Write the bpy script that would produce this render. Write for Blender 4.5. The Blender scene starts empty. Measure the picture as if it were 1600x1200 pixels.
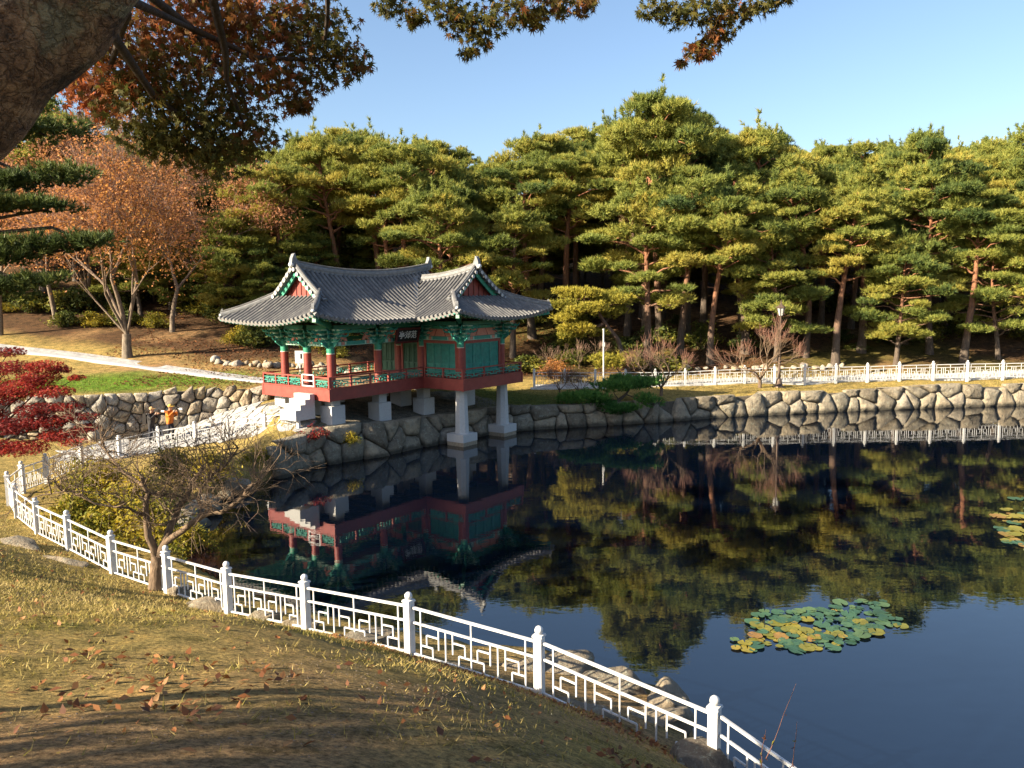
import bpy, math, random
import numpy as np
from mathutils import Vector, Matrix

# ------------------------------------------------------------------ camera, sky, sun, exposure
SC = bpy.context.scene
COL = SC.collection
FPX, YH, ROLL, CAMH = 1210.0, 460.0, 0.012, 7.6
PITCH = math.atan((600 - YH) / FPX)
_F = Vector((0, math.cos(PITCH), -math.sin(PITCH)))
_R = Vector((1, 0, 0)); _U = _R.cross(_F)
_c, _s = math.cos(ROLL), math.sin(ROLL)
CR = _c * _R - _s * _U; CU = _c * _U + _s * _R
cam_data = bpy.data.cameras.new('camera'); cam = bpy.data.objects.new('camera', cam_data); COL.objects.link(cam)
cam_data.sensor_width = 36.0; cam_data.lens = 36.0 * FPX / 1600.0
cam_data.clip_start = 0.05; cam_data.clip_end = 3000
M3 = Matrix((CR, CU, -_F)).transposed()
cam.matrix_world = Matrix.Translation((0, 0, CAMH)) @ M3.to_4x4()
SC.camera = cam

SUN_EL = math.radians(25.0)
SUN_H = Vector((-0.89, -0.46)).normalized()
world = bpy.data.worlds.new('World'); SC.world = world; world.use_nodes = True
wn = world.node_tree; bg = wn.nodes['Background']
sky = wn.nodes.new('ShaderNodeTexSky'); sky.sky_type = 'NISHITA'; sky.sun_disc = False
sky.sun_elevation = SUN_EL; sky.sun_rotation = math.atan2(SUN_H.x, SUN_H.y)
sky.altitude = 0; sky.air_density = 1.0; sky.dust_density = 1.6; sky.ozone_density = 2.2
wn.links.new(sky.outputs[0], bg.inputs[0]); bg.inputs[1].default_value = 0.068
sun_data = bpy.data.lights.new('sun', 'SUN'); sun = bpy.data.objects.new('sun', sun_data); COL.objects.link(sun)
sun_data.energy = 5.0; sun_data.angle = math.radians(0.5); sun_data.color = (1.0, 0.86, 0.63)
_sd = Vector((SUN_H.x * math.cos(SUN_EL), SUN_H.y * math.cos(SUN_EL), math.sin(SUN_EL)))
sun.rotation_euler = _sd.to_track_quat('Z', 'Y').to_euler()
sun.location = (-40, -15, 30)
SC.view_settings.view_transform = 'Standard'; SC.view_settings.look = 'None'
SC.view_settings.gamma = 1.0; SC.view_settings.exposure = 1.85
SC.view_settings.use_curve_mapping = False
SC.render.engine = 'CYCLES'
SC.cycles.max_bounces = 6; SC.cycles.diffuse_bounces = 2; SC.cycles.glossy_bounces = 3
SC.cycles.transmission_bounces = 3; SC.cycles.transparent_max_bounces = 4
SC.cycles.caustics_reflective = False; SC.cycles.caustics_refractive = False

def ray(px, py):
    return (_F + CR * ((px - 800) / FPX) + CU * ((600 - py) / FPX))
def PZ(px, py, z):                      # where the line of sight meets the level z
    r = ray(px, py); t = (z - CAMH) / r.z
    return Vector((0, 0, CAMH)) + r * t
def PD(px, py, d):                      # point at forward distance d (world y)
    r = ray(px, py); t = d / r.y
    return Vector((0, 0, CAMH)) + r * t

# ------------------------------------------------------------------ helpers
def tag(o, label=None, cat=None, group=None, kind=None):
    if label: o['label'] = label
    if cat: o['category'] = cat
    if group: o['group'] = group
    if kind: o['kind'] = kind
    return o
def empty(name, loc=(0, 0, 0), rz=0.0):
    o = bpy.data.objects.new(name, None); COL.objects.link(o)
    o.location = loc; o.rotation_euler = (0, 0, rz); o.empty_display_size = 0.2
    return o
def link(name, me, parent=None):
    o = bpy.data.objects.new(name, me); COL.objects.link(o)
    if parent is not None: o.parent = parent
    return o
def fast(name, V, F, mats, parent=None, smooth=False, var=None, midx=None, org=None):
    V = np.asarray(V, np.float64)
    if org is not None: V = V - np.array(org)[None, :]
    me = bpy.data.meshes.new(name)
    Fs = F if isinstance(F, list) else [F]
    Fs = [np.asarray(f, np.int32) for f in Fs if len(f)]
    nl = sum(f.size for f in Fs); npoly = sum(len(f) for f in Fs)
    me.vertices.add(len(V)); me.vertices.foreach_set('co', V.astype(np.float32).ravel())
    me.loops.add(nl); me.loops.foreach_set('vertex_index', np.concatenate([f.ravel() for f in Fs]))
    me.polygons.add(npoly)
    tot = np.concatenate([np.full(len(f), f.shape[1], np.int32) for f in Fs])
    st = np.concatenate([[0], np.cumsum(tot)[:-1]]).astype(np.int32)
    me.polygons.foreach_set('loop_start', st)
    me.polygons.foreach_set('loop_total', tot)
    if midx is not None: me.polygons.foreach_set('material_index', np.asarray(midx, np.int32))
    if smooth: me.polygons.foreach_set('use_smooth', np.ones(npoly, bool))
    if var is not None:
        a = me.attributes.new('var', 'FLOAT', 'POINT'); a.data.foreach_set('value', np.asarray(var, np.float32))
    for m in (mats if isinstance(mats, (list, tuple)) else [mats]): me.materials.append(m)
    me.update(calc_edges=True)
    if name is None: return me
    return link(name, me, parent)

class MB:
    def __init__(s): s.v = []; s.f = []; s.m = []; s.sm = []
    def add(s, vs, fs, m=0, smooth=False):
        n = len(s.v); s.v.extend([tuple(v) for v in vs])
        for f in fs: s.f.append([i + n for i in f]); s.m.append(m); s.sm.append(smooth)
    def box(s, c, size, rz=0.0, m=0, top=1.0):
        x, y, z = [k / 2 for k in size]; vs = []
        cr, sr = math.cos(rz), math.sin(rz)
        for k, zz in ((1.0, -z), (top, z)):
            for a, b in ((-x, -y), (x, -y), (x, y), (-x, y)):
                a *= k; b *= k
                vs.append((c[0] + a * cr - b * sr, c[1] + a * sr + b * cr, c[2] + zz))
        s.add(vs, [(3, 2, 1, 0), (4, 5, 6, 7), (0, 1, 5, 4), (1, 2, 6, 5), (2, 3, 7, 6), (3, 0, 4, 7)], m)
    def bar(s, p, q, w, h=None, m=0, up=(0, 0, 1)):
        p = Vector(p); q = Vector(q); h = w if h is None else h
        d = (q - p)
        if d.length < 1e-6: return
        d.normalize(); upv = Vector(up)
        sd = d.cross(upv)
        if sd.length < 1e-4: sd = d.cross(Vector((1, 0, 0)))
        sd.normalize(); u2 = sd.cross(d)
        vs = []
        for e in (p, q):
            for a, b in ((-1, -1), (1, -1), (1, 1), (-1, 1)):
                vs.append(e + sd * (a * w / 2) + u2 * (b * h / 2))
        s.add(vs, [(0, 1, 2, 3), (7, 6, 5, 4), (0, 4, 5, 1), (1, 5, 6, 2), (2, 6, 7, 3), (3, 7, 4, 0)], m)
    def tube(s, path, radii, n=6, m=0, cap=True, smooth=True):
        path = [Vector(p) for p in path]
        if isinstance(radii, (int, float)): radii = [radii] * len(path)
        d = (path[1] - path[0]).normalized()
        a = d.orthogonal().normalized(); rings = []
        for i, p in enumerate(path):
            t = (path[min(i + 1, len(path) - 1)] - path[max(i - 1, 0)])
            if t.length > 1e-9: t.normalize()
            else: t = d
            a = (a - t * a.dot(t))
            a = a.normalized() if a.length > 1e-6 else t.orthogonal().normalized()
            b = t.cross(a)
            rings.append([p + (a * math.cos(2 * math.pi * k / n) + b * math.sin(2 * math.pi * k / n)) * radii[i] for k in range(n)])
        vs = [v for r in rings for v in r]; fs = []
        for i in range(len(path) - 1):
            for k in range(n):
                k2 = (k + 1) % n
                fs.append((i * n + k, i * n + k2, (i + 1) * n + k2, (i + 1) * n + k))
        s.add(vs, fs, m, smooth)
        if cap:
            s.add(rings[0], [tuple(reversed(range(n)))], m); s.add(rings[-1], [tuple(range(n))], m)
    def sweep(s, path, w, h, m=0, up=(0, 0, 1)):                 # rectangular section swept along a path, standing on it
        path = [Vector(p) for p in path]; upv = Vector(up); vs = []; n = len(path)
        for i, p in enumerate(path):
            t = (path[min(i + 1, n - 1)] - path[max(i - 1, 0)]).normalized()
            sd = t.cross(upv).normalized(); u2 = sd.cross(t)
            ww = w[i] if isinstance(w, (list, tuple)) else w
            hh = h[i] if isinstance(h, (list, tuple)) else h
            vs += [p - sd * ww / 2, p + sd * ww / 2, p + sd * ww / 2 + u2 * hh * 0.8, p + sd * ww * 0.2 + u2 * hh, p - sd * ww * 0.2 + u2 * hh, p - sd * ww / 2 + u2 * hh * 0.8]
        fs = []
        for i in range(n - 1):
            for k in range(6):
                k2 = (k + 1) % 6
                fs.append((i * 6 + k, i * 6 + k2, (i + 1) * 6 + k2, (i + 1) * 6 + k))
        fs += [(5, 4, 3, 2, 1, 0), tuple((n - 1) * 6 + k for k in range(6))]
        s.add(vs, fs, m)
    def prism(s, pts, depth, frame, m=0):                        # closed 2D outline (a,b) extruded; frame = (origin, A, B, C)
        o, A, B, C = [Vector(k) for k in frame]; n = len(pts)
        lo = [o + A * a + B * b - C * depth / 2 for a, b in pts]; hi = [o + A * a + B * b + C * depth / 2 for a, b in pts]
        fs = [tuple(reversed(range(n))), tuple(range(n, 2 * n))] + [(i, (i + 1) % n, n + (i + 1) % n, n + i) for i in range(n)]
        s.add(lo + hi, fs, m)
    def ball(s, c, r, nu=10, nv=7, m=0, sc=(1, 1, 1)):
        vs = []; fs = []; c = Vector(c)
        for j in range(nv + 1):
            th = math.pi * j / nv
            for i in range(nu):
                ph = 2 * math.pi * i / nu
                vs.append((c.x + sc[0] * r * math.sin(th) * math.cos(ph), c.y + sc[1] * r * math.sin(th) * math.sin(ph), c.z + sc[2] * r * math.cos(th)))
        for j in range(nv):
            for i in range(nu):
                i2 = (i + 1) % nu
                fs.append((j * nu + i, (j + 1) * nu + i, (j + 1) * nu + i2, j * nu + i2))
        s.add(vs, fs, m, True)
    def mesh(s, name, mats, org=None):
        me = bpy.data.meshes.new(name)
        v = s.v if org is None else [(a - org[0], b - org[1], c - org[2]) for a, b, c in s.v]
        me.from_pydata(v, [], s.f)
        me.polygons.foreach_set('material_index', s.m); me.polygons.foreach_set('use_smooth', s.sm)
        for m in (mats if isinstance(mats, (list, tuple)) else [mats]): me.materials.append(m)
        me.update(); return me
    def build(s, name, mats, parent=None, org=None):
        return link(name, s.mesh(name, mats, org), parent)

# ------------------------------------------------------------------ materials
class NT:
    def __init__(s, name):
        s.mat = bpy.data.materials.new(name); s.mat.use_nodes = True; s.t = s.mat.node_tree
        s.b = s.t.nodes['Principled BSDF']; s.out = s.t.nodes['Material Output']
    def n(s, typ, **kw):
        nd = s.t.nodes.new(typ)
        for k, v in kw.items():
            if k in nd.inputs: nd.inputs[k].default_value = v
            else: setattr(nd, k, v)
        return nd
    def l(s, a, b): s.t.links.new(a, b)
    def coord(s, kind='Object'):
        return s.n('ShaderNodeTexCoord').outputs[kind]
    def noise(s, scale, detail=4.0, rough=0.55, vec=None, dist=0.0):
        nd = s.n('ShaderNodeTexNoise'); nd.inputs['Scale'].default_value = scale; nd.inputs['Detail'].default_value = detail
        nd.inputs['Roughness'].default_value = rough; nd.inputs['Distortion'].default_value = dist
        if vec is not None: s.l(vec, nd.inputs['Vector'])
        return nd.outputs['Fac']
    def ramp(s, fac, stops):
        r = s.n('ShaderNodeValToRGB'); e = r.color_ramp.elements
        while len(e) > 1: e.remove(e[-1])
        e[0].position = stops[0][0]; e[0].color = (*stops[0][1], 1)
        for p, c in stops[1:]:
            k = e.new(p); k.color = (*c, 1)
        s.l(fac, r.inputs[0]); return r.outputs[0]
    def mix(s, fac, a, b, typ='MIX'):
        m = s.n('ShaderNodeMix', data_type='RGBA', blend_type=typ)
        for sock, val in ((m.inputs[0], fac), (m.inputs[6], a), (m.inputs[7], b)):
            if hasattr(val, 'is_linked') or hasattr(val, 'links'): s.l(val, sock)
            elif isinstance(val, (int, float)): sock.default_value = val
            else: sock.default_value = (*val, 1)
        return m.outputs[2]
    def math(s, op, a, b=0.0):
        m = s.n('ShaderNodeMath', operation=op)
        for sock, val in ((m.inputs[0], a), (m.inputs[1], b)):
            if isinstance(val, (int, float)): sock.default_value = val
            else: s.l(val, sock)
        return m.outputs[0]
    def bump(s, h, strength=0.4, dist=0.05):
        b = s.n('ShaderNodeBump'); b.inputs['Strength'].default_value = strength; b.inputs['Distance'].default_value = dist
        s.l(h, b.inputs['Height']); s.l(b.outputs[0], s.b.inputs['Normal'])

def plain(name, c1, c2=None, rough=0.6, scale=6.0, bump=0.0, metal=0.0, dirt=None, spec=0.4):
    k = NT(name); v = k.coord()
    c2 = c2 or tuple(x * 0.75 for x in c1)
    col = k.ramp(k.noise(scale, 5, 0.6, v), [(0.32, c2), (0.68, c1)])
    if dirt:
        col = k.mix(k.math('MULTIPLY', k.ramp(k.noise(scale * 0.35, 6, 0.7, v), [(0.5, (0, 0, 0)), (0.75, (1, 1, 1))]), 0.7), col, dirt)
    k.l(col, k.b.inputs['Base Color']); k.b.inputs['Roughness'].default_value = rough; k.b.inputs['Metallic'].default_value = metal
    k.b.inputs['Specular IOR Level'].default_value = spec
    if bump: k.bump(k.noise(scale * 4, 6, 0.6, v), bump, 0.02)
    return k.mat

def leafmat(name, stops, trans=0.35, rough=0.65, objvar=0.25):
    k = NT(name)
    a = k.n('ShaderNodeAttribute', attribute_name='var').outputs['Fac']
    r = k.n('ShaderNodeObjectInfo').outputs['Random']
    f = k.math('ADD', a, k.math('MULTIPLY', k.math('SUBTRACT', r, 0.5), objvar))
    col = k.ramp(f, stops)
    k.l(col, k.b.inputs['Base Color']); k.b.inputs['Roughness'].default_value = rough
    k.b.inputs['Specular IOR Level'].default_value = 0.25
    tr = k.n('ShaderNodeBsdfTranslucent'); k.l(col, tr.inputs[0])
    mx = k.n('ShaderNodeMixShader'); mx.inputs[0].default_value = trans
    k.l(k.b.outputs[0], mx.inputs[1]); k.l(tr.outputs[0], mx.inputs[2]); k.l(mx.outputs[0], k.out.inputs[0])
    return k.mat

def barkmat(name, low, high, z0, z1, scale=7.0):
    k = NT(name); v = k.coord()
    sep = k.n('ShaderNodeSeparateXYZ'); k.l(v, sep.inputs[0])
    mp = k.n('ShaderNodeMapRange'); mp.inputs[1].default_value = z0; mp.inputs[2].default_value = z1; k.l(sep.outputs[2], mp.inputs[0])
    sc = k.n('ShaderNodeMapping'); sc.inputs['Scale'].default_value = (1, 1, 0.35); k.l(v, sc.inputs[0])
    nz = k.noise(scale, 6, 0.7, sc.outputs[0], 0.4)
    base = k.mix(mp.outputs[0], low, high)
    col = k.mix(1.0, base, k.ramp(nz, [(0.3, (0.35, 0.33, 0.32)), (0.65, (1.15, 1.1, 1.05))]), 'MULTIPLY')
    k.l(col, k.b.inputs['Base Color']); k.b.inputs['Roughness'].default_value = 0.9
    k.bump(nz, 0.9, 0.06); return k.mat

def stonemat(name, ramp, lichen=True, scale=3.0, wet=True):
    k = NT(name); v = k.coord('Object'); r = k.n('ShaderNodeObjectInfo').outputs['Random']
    ofs = k.n('ShaderNodeVectorMath', operation='ADD'); k.l(v, ofs.inputs[0])
    cmb = k.n('ShaderNodeCombineXYZ'); k.l(k.math('MULTIPLY', r, 37.0), cmb.inputs[0]); k.l(k.math('MULTIPLY', r, 91.0), cmb.inputs[1]); k.l(cmb.outputs[0], ofs.inputs[1])
    vv = ofs.outputs[0]
    base = k.ramp(r, ramp)
    n1 = k.noise(scale, 8, 0.7, vv, 0.3)
    col = k.mix(1.0, base, k.ramp(n1, [(0.28, (0.45, 0.44, 0.42)), (0.5, (0.95, 0.93, 0.9)), (0.72, (1.35, 1.3, 1.2))]), 'MULTIPLY')
    if lichen:
        n2 = k.noise(scale * 2.2, 7, 0.75, vv, 0.8)
        col = k.mix(k.ramp(n2, [(0.55, (0, 0, 0)), (0.63, (0.7, 0.7, 0.7))]), col, (0.36, 0.37, 0.29))
        n3 = k.noise(scale * 1.3, 6, 0.7, vv, 0.5)
        col = k.mix(k.ramp(n3, [(0.6, (0, 0, 0)), (0.7, (0.75, 0.75, 0.75))]), col, (0.06, 0.065, 0.05))
    if wet:                                                       # stain left by the pond along the water line
        p = k.n('ShaderNodeNewGeometry').outputs['Position']; sp = k.n('ShaderNodeSeparateXYZ'); k.l(p, sp.inputs[0])
        hz = k.math('ADD', sp.outputs[2], k.math('MULTIPLY', k.math('SUBTRACT', n1, 0.5), 0.25))
        col = k.mix(k.ramp(hz, [(0.12, (0.85, 0.85, 0.85)), (0.3, (0, 0, 0))]), col, (0.055, 0.048, 0.035))
    k.l(col, k.b.inputs['Base Color']); k.b.inputs['Roughness'].default_value = 0.9
    k.bump(k.math('ADD', k.noise(scale * 3.5, 9, 0.72, vv, 0.3), k.math('MULTIPLY', k.noise(scale * 0.9, 5, 0.6, vv, 0.6), 1.6)), 1.0, 0.09)
    return k.mat

MT = {}
MT['red'] = plain('red_paint', (0.27, 0.05, 0.036), (0.2, 0.034, 0.026), 0.55, 3.0, 0.15, dirt=(0.2, 0.06, 0.045))
MT['teal'] = plain('teal_paint', (0.035, 0.27, 0.20), (0.02, 0.17, 0.14), 0.55, 5.0, 0.15, dirt=(0.05, 0.16, 0.13))
MT['green'] = plain('green_paint', (0.05, 0.33, 0.20), (0.02, 0.17, 0.11), 0.55, 8.0, 0.15, dirt=(0.02, 0.12, 0.09))
MT['pale'] = plain('pale_green_paint', (0.42, 0.58, 0.44), (0.25, 0.45, 0.34), 0.55, 9.0)
MT['pink'] = plain('salmon_paint', (0.62, 0.26, 0.18), (0.5, 0.19, 0.13), 0.6, 6.0)
MT['cream'] = plain('cream_paint', (0.7, 0.62, 0.5), (0.55, 0.48, 0.38), 0.6, 6.0)
MT['darkgreen'] = plain('dark_green_door_paint', (0.03, 0.12, 0.07), (0.02, 0.08, 0.05), 0.55, 6.0)
MT['plaster'] = plain('white_plaster', (0.78, 0.77, 0.73), (0.6, 0.58, 0.54), 0.8, 9.0, 0.1)
MT['granite'] = plain('pale_granite', (0.52, 0.515, 0.5), (0.44, 0.435, 0.43), 0.8, 30.0, 0.15, dirt=(0.36, 0.345, 0.32))
MT['whitepaint'] = plain('white_fence_paint', (0.64, 0.64, 0.64), (0.52, 0.52, 0.53), 0.5, 5.0, dirt=(0.36, 0.33, 0.28))
MT['black'] = plain('black_lacquer', (0.012, 0.01, 0.01), (0.02, 0.015, 0.014), 0.35, 5.0)
MT['darkred'] = plain('dark_red_frame', (0.12, 0.02, 0.018), (0.08, 0.015, 0.014), 0.4, 5.0)
MT['lettering'] = plain('white_lettering', (0.8, 0.8, 0.78), (0.75, 0.75, 0.73), 0.6, 5.0)
MT['floorwood'] = plain('deck_boards', (0.30, 0.2, 0.12), (0.2, 0.13, 0.08), 0.6, 8.0)
MT['darkwood'] = plain('dark_timber', (0.05, 0.035, 0.028), (0.03, 0.02, 0.018), 0.7, 8.0)
MT['lampmetal'] = plain('brown_lamp_metal', (0.16, 0.11, 0.08), (0.1, 0.07, 0.055), 0.45, 6.0, metal=0.4)
MT['concrete'] = plain('grey_kerb_stone', (0.36, 0.37, 0.39), (0.27, 0.28, 0.3), 0.85, 8.0, 0.2)
MT['paving'] = None

def tilemat():
    k = NT('grey_roof_tile'); v = k.coord(); r = k.n('ShaderNodeObjectInfo').outputs['Random']
    n1 = k.noise(3.0, 6, 0.7, v)
    col = k.ramp(n1, [(0.3, (0.065, 0.064, 0.066)), (0.55, (0.125, 0.121, 0.118)), (0.75, (0.21, 0.2, 0.185))])
    col = k.mix(1.0, col, k.ramp(r, [(0, (0.85, 0.85, 0.86)), (1, (1.15, 1.14, 1.12))]), 'MULTIPLY')
    k.l(col, k.b.inputs['Base Color']); k.b.inputs['Roughness'].default_value = 0.6
    k.bump(k.noise(14, 5, 0.6, v), 0.3, 0.02); return k.mat
MT['tile'] = tilemat()
MT['tilecap'] = plain('tile_end_disc', (0.27, 0.26, 0.25), (0.17, 0.17, 0.175), 0.7, 14.0, 0.2)
MT['ridge'] = plain('ridge_tile', (0.22, 0.22, 0.22), (0.12, 0.125, 0.135), 0.65, 5.0, 0.3)
MT['stone'] = stonemat('bank_stone', [(0, (0.16, 0.135, 0.10)), (0.3, (0.28, 0.24, 0.18)), (0.55, (0.22, 0.195, 0.15)), (0.8, (0.36, 0.29, 0.2)), (1, (0.23, 0.215, 0.19))])
MT['wallstone'] = stonemat('retaining_stone', [(0, (0.30, 0.26, 0.21)), (0.35, (0.36, 0.33, 0.29)), (0.6, (0.4, 0.31, 0.2)), (0.8, (0.27, 0.22, 0.17)), (1, (0.42, 0.4, 0.37))], wet=False)
MT['pave'] = stonemat('white_paving', [(0, (0.33, 0.33, 0.345)), (1, (0.43, 0.43, 0.435))], lichen=False, scale=2.0, wet=False)
MT['mortar'] = plain('earth_joint', (0.13, 0.105, 0.075), (0.07, 0.058, 0.042), 0.95, 10.0, 0.4)

PINE_STOPS = [(0.0, (0.07, 0.11, 0.032)), (0.3, (0.17, 0.205, 0.045)), (0.65, (0.29, 0.295, 0.06)), (1.0, (0.40, 0.33, 0.065))]
MT['needles'] = leafmat('pine_needles', PINE_STOPS, 0.38, 0.6, 0.45)
MT['needles_yellow'] = leafmat('yellow_pine_needles', [(0, (0.17, 0.18, 0.03)), (0.5, (0.33, 0.29, 0.045)), (1, (0.44, 0.35, 0.05))], 0.3, 0.6, 0.0)
MT['needles_green'] = leafmat('green_pine_needles', [(0, (0.03, 0.10, 0.025)), (0.5, (0.085, 0.2, 0.04)), (1, (0.16, 0.29, 0.05))], 0.3, 0.6, 0.0)
MT['needles_dark'] = leafmat('dark_pine_needles', [(0, (0.035, 0.06, 0.02)), (0.6, (0.085, 0.115, 0.028)), (1, (0.16, 0.17, 0.04))], 0.25, 0.6, 0.0)
MT['pinebark'] = barkmat('pine_bark', (0.10, 0.078, 0.062), (0.26, 0.115, 0.06), 2.0, 7.5)
MT['greybark'] = barkmat('grey_bark', (0.2, 0.165, 0.125), (0.2, 0.14, 0.105), 0, 6, 9.0)
MT['shrubbark'] = barkmat('shrub_bark', (0.17, 0.12, 0.08), (0.2, 0.14, 0.09), 0, 3, 9.0)
MT['darkbark'] = barkmat('dark_branch_bark', (0.055, 0.04, 0.03), (0.05, 0.036, 0.028), 0, 6, 9.0)
MT['twig'] = plain('pinkish_twig', (0.30, 0.19, 0.145), (0.22, 0.13, 0.10), 0.8, 3.0)
MT['redtwig'] = plain('russet_twig', (0.25, 0.125, 0.085), (0.18, 0.085, 0.06), 0.8, 3.0)
MT['orange'] = leafmat('orange_leaves', [(0, (0.27, 0.135, 0.085)), (0.5, (0.40, 0.175, 0.07)), (1, (0.52, 0.25, 0.06))], 0.45)
MT['redleaf'] = leafmat('red_maple_leaves', [(0, (0.10, 0.012, 0.012)), (0.5, (0.27, 0.025, 0.02)), (1, (0.42, 0.07, 0.03))], 0.4)
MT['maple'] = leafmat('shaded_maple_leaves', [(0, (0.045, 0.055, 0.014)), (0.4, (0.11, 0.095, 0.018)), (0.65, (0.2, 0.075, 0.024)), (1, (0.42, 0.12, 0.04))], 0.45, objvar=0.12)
MT['yellowgreen'] = leafmat('yellow_green_leaves', [(0, (0.09, 0.12, 0.018)), (0.5, (0.27, 0.23, 0.025)), (1, (0.45, 0.32, 0.03))], 0.4)
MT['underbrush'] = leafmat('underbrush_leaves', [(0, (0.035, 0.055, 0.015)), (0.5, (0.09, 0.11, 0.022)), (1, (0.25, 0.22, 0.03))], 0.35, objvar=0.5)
MT['dryleaf'] = leafmat('fallen_leaves', [(0, (0.10, 0.04, 0.02)), (0.5, (0.24, 0.09, 0.03)), (1, (0.36, 0.2, 0.08))], 0.2, objvar=0.9)
MT['grass'] = leafmat('dry_grass_blades', [(0, (0.10, 0.115, 0.02)), (0.45, (0.26, 0.21, 0.045)), (1, (0.42, 0.32, 0.12))], 0.3)
MT['lily'] = leafmat('lily_pad_green', [(0, (0.03, 0.075, 0.05)), (0.6, (0.06, 0.125, 0.07)), (1, (0.11, 0.16, 0.06))], 0.1, 0.35, 0.8)
MT['lilyyellow'] = leafmat('lily_pad_yellow', [(0, (0.13, 0.14, 0.03)), (0.6, (0.24, 0.2, 0.035)), (1, (0.26, 0.12, 0.05))], 0.1, 0.35, 0.8)

# ------------------------------------------------------------------ terrain
_fp = [(1345, 1238, 0.25), (1117, 1087, 0.9), (842, 978, 1.1), (638, 925, 1.2), (475, 897, 0.9), (353, 877, 0.7), (258, 852, 0.6), (172, 828, 0.5), (103, 797, 0.5), (54, 776, 0.5), (22, 754, 0.5), (10, 736, 0.5), (32, 720, 0.5), (70, 708, 0.5),
       (125, 693, 0.5), (185, 679, 0.5), (246, 666, 0.6), (303, 658, 0.8), (354, 650, 1.05), (413, 643, 1.3), (465, 637, 1.6)]
FP = []
for _x, _y, _z in _fp:
    _v = PZ(_x, _y, _z + (1.2 if _y > 700 else 1.02)); FP.append((_v.x, _v.y, _z))
CP_LOW = [(0, 0, 6.0), (-6, 0, 6.3), (6, 0, 4.4), (0, -12, 6.6), (-14, -8, 6.8), (16, -8, 4.0), (-12, 4, 5.4), (0, 6, 4.0), (-4, 6, 4.35), (3, 6, 2.9), (6, 5, 1.8),
          (1.9, 9.2, 1.75), (-0.5, 10.2, 2.35), (-4, 11, 2.9), (-8, 12, 3.0), (-12, 14, 3.0), (-16, 18, 2.5), (-21, 22, 2.2), (-22, 28, 1.3), (-28, 24, 3.0), (-30, 10, 5.0), (-8, 15, 1.6), (-13, 19, 1.3), (-17, 22.5, 1.0),
          (-20, 32, 0.6), (-19, 35.5, 0.5), (-24, 34, 0.8), (-17.9, 38.6, 0.55), (-15.6, 39.8, 1.45), (-13, 40.2, 2.2), (-11, 35.6, 2.25), (-12, 37.6, 2.35), (-8.4, 35.4, 1.72), (-6.7, 37.8, 1.5), (-4.8, 40.4, 1.36),
          (-9, 44, 2.5), (-5, 48, 2.3), (-9, 60, 4.8), (2.5, 45.8, 1.25), (8, 47, 1.3), (16, 48.6, 1.35), (28, 50.3, 1.4), (-1, 43, 1.3), (-3, 41, 1.3), (-5, 39.7, 1.4), (-8, 36.6, 1.6), (-8.9, 33.0, 1.5), (-10.5, 32.6, 1.1),
          (0, 52, 1.5), (10, 52, 1.5), (20, 52.5, 1.45), (30, 53, 1.45), (42, 53, 1.5), (0, 60, 3.3), (20, 60, 3.2), (40, 60, 3.3), (0, 75, 8), (30, 75, 8), (60, 62, 4), (60, 75, 8), (0, 110, 20), (40, 110, 20), (-40, 110, 22), (90, 100, 17),
          (80, 40, 1.5), (60, 20, 1.5), (60, 0, 2), (40, -14, 2.5), (0, 160, 36), (90, 160, 34), (-90, 160, 38), (-60, -20, 6.5), (20, -30, 6)] + FP
CP_HIGH = [(-13, 40.8, 2.8), (-15.6, 40.8, 2.8), (-18, 40.3, 2.8), (-21, 38.2, 2.75), (-26, 36, 2.7), (-40, 34, 3.2), (-11, 44, 2.85), (-14.2, 43.2, 2.9), (-21, 46, 3.4), (-28, 45.5, 3.7), (-33, 50, 4.5), (-45, 50, 5.0), (-9, 50, 3.0),
           (-12, 52, 3.9), (-20, 52, 4.4), (-9, 60, 4.8), (-20, 60, 6.2), (-35, 62, 7.5), (-20, 75, 10), (-45, 75, 12), (-9, 75, 8), (-40, 110, 22), (-9, 110, 20), (-90, 160, 38), (-90, 50, 8), (-9, 160, 36)]
def rbf_fit(cp):
    c = np.array(cp, float); n = len(c)
    K = np.sqrt(((c[:, None, :2] - c[None, :, :2]) ** 2).sum(-1)) 
    A = np.zeros((n + 3, n + 3)); A[:n, :n] = K - np.eye(n) * 0.05; A[:n, n] = 1; A[:n, n + 1:] = c[:, :2]; A[n, :n] = 1; A[n + 1:, :n] = c[:, :2].T
    w = np.linalg.solve(A, np.concatenate([c[:, 2], np.zeros(3)])); return c, w
def rbf_eval(fit, X, Y):
    c, w = fit; n = len(c); out = w[n] + w[n + 1] * X + w[n + 2] * Y
    for i in range(n): out = out + w[i] * np.sqrt((X - c[i, 0]) ** 2 + (Y - c[i, 1]) ** 2)
    return out
FIT_L, FIT_H = rbf_fit(CP_LOW), rbf_fit(CP_HIGH)
def in_poly(X, Y, poly):
    r = np.zeros(np.shape(X), bool); n = len(poly)
    for i in range(n):
        x1, y1 = poly[i]; x2, y2 = poly[(i + 1) % n]
        if y1 == y2: continue
        c = ((y1 > Y) != (y2 > Y)) & (X < (x2 - x1) * (Y - y1) / (y2 - y1) + x1); r ^= c
    return r
def seg_dist(X, Y, poly, closed=True):
    d = np.full(np.shape(X), 1e9); n = len(poly)
    for i in range(n if closed else n - 1):
        x1, y1 = poly[i]; x2, y2 = poly[(i + 1) % n]; dx, dy = x2 - x1, y2 - y1
        t = np.clip(((X - x1) * dx + (Y - y1) * dy) / (dx * dx + dy * dy + 1e-12), 0, 1)
        d = np.minimum(d, np.hypot(X - x1 - t * dx, Y - y1 - t * dy))
    return d
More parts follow.
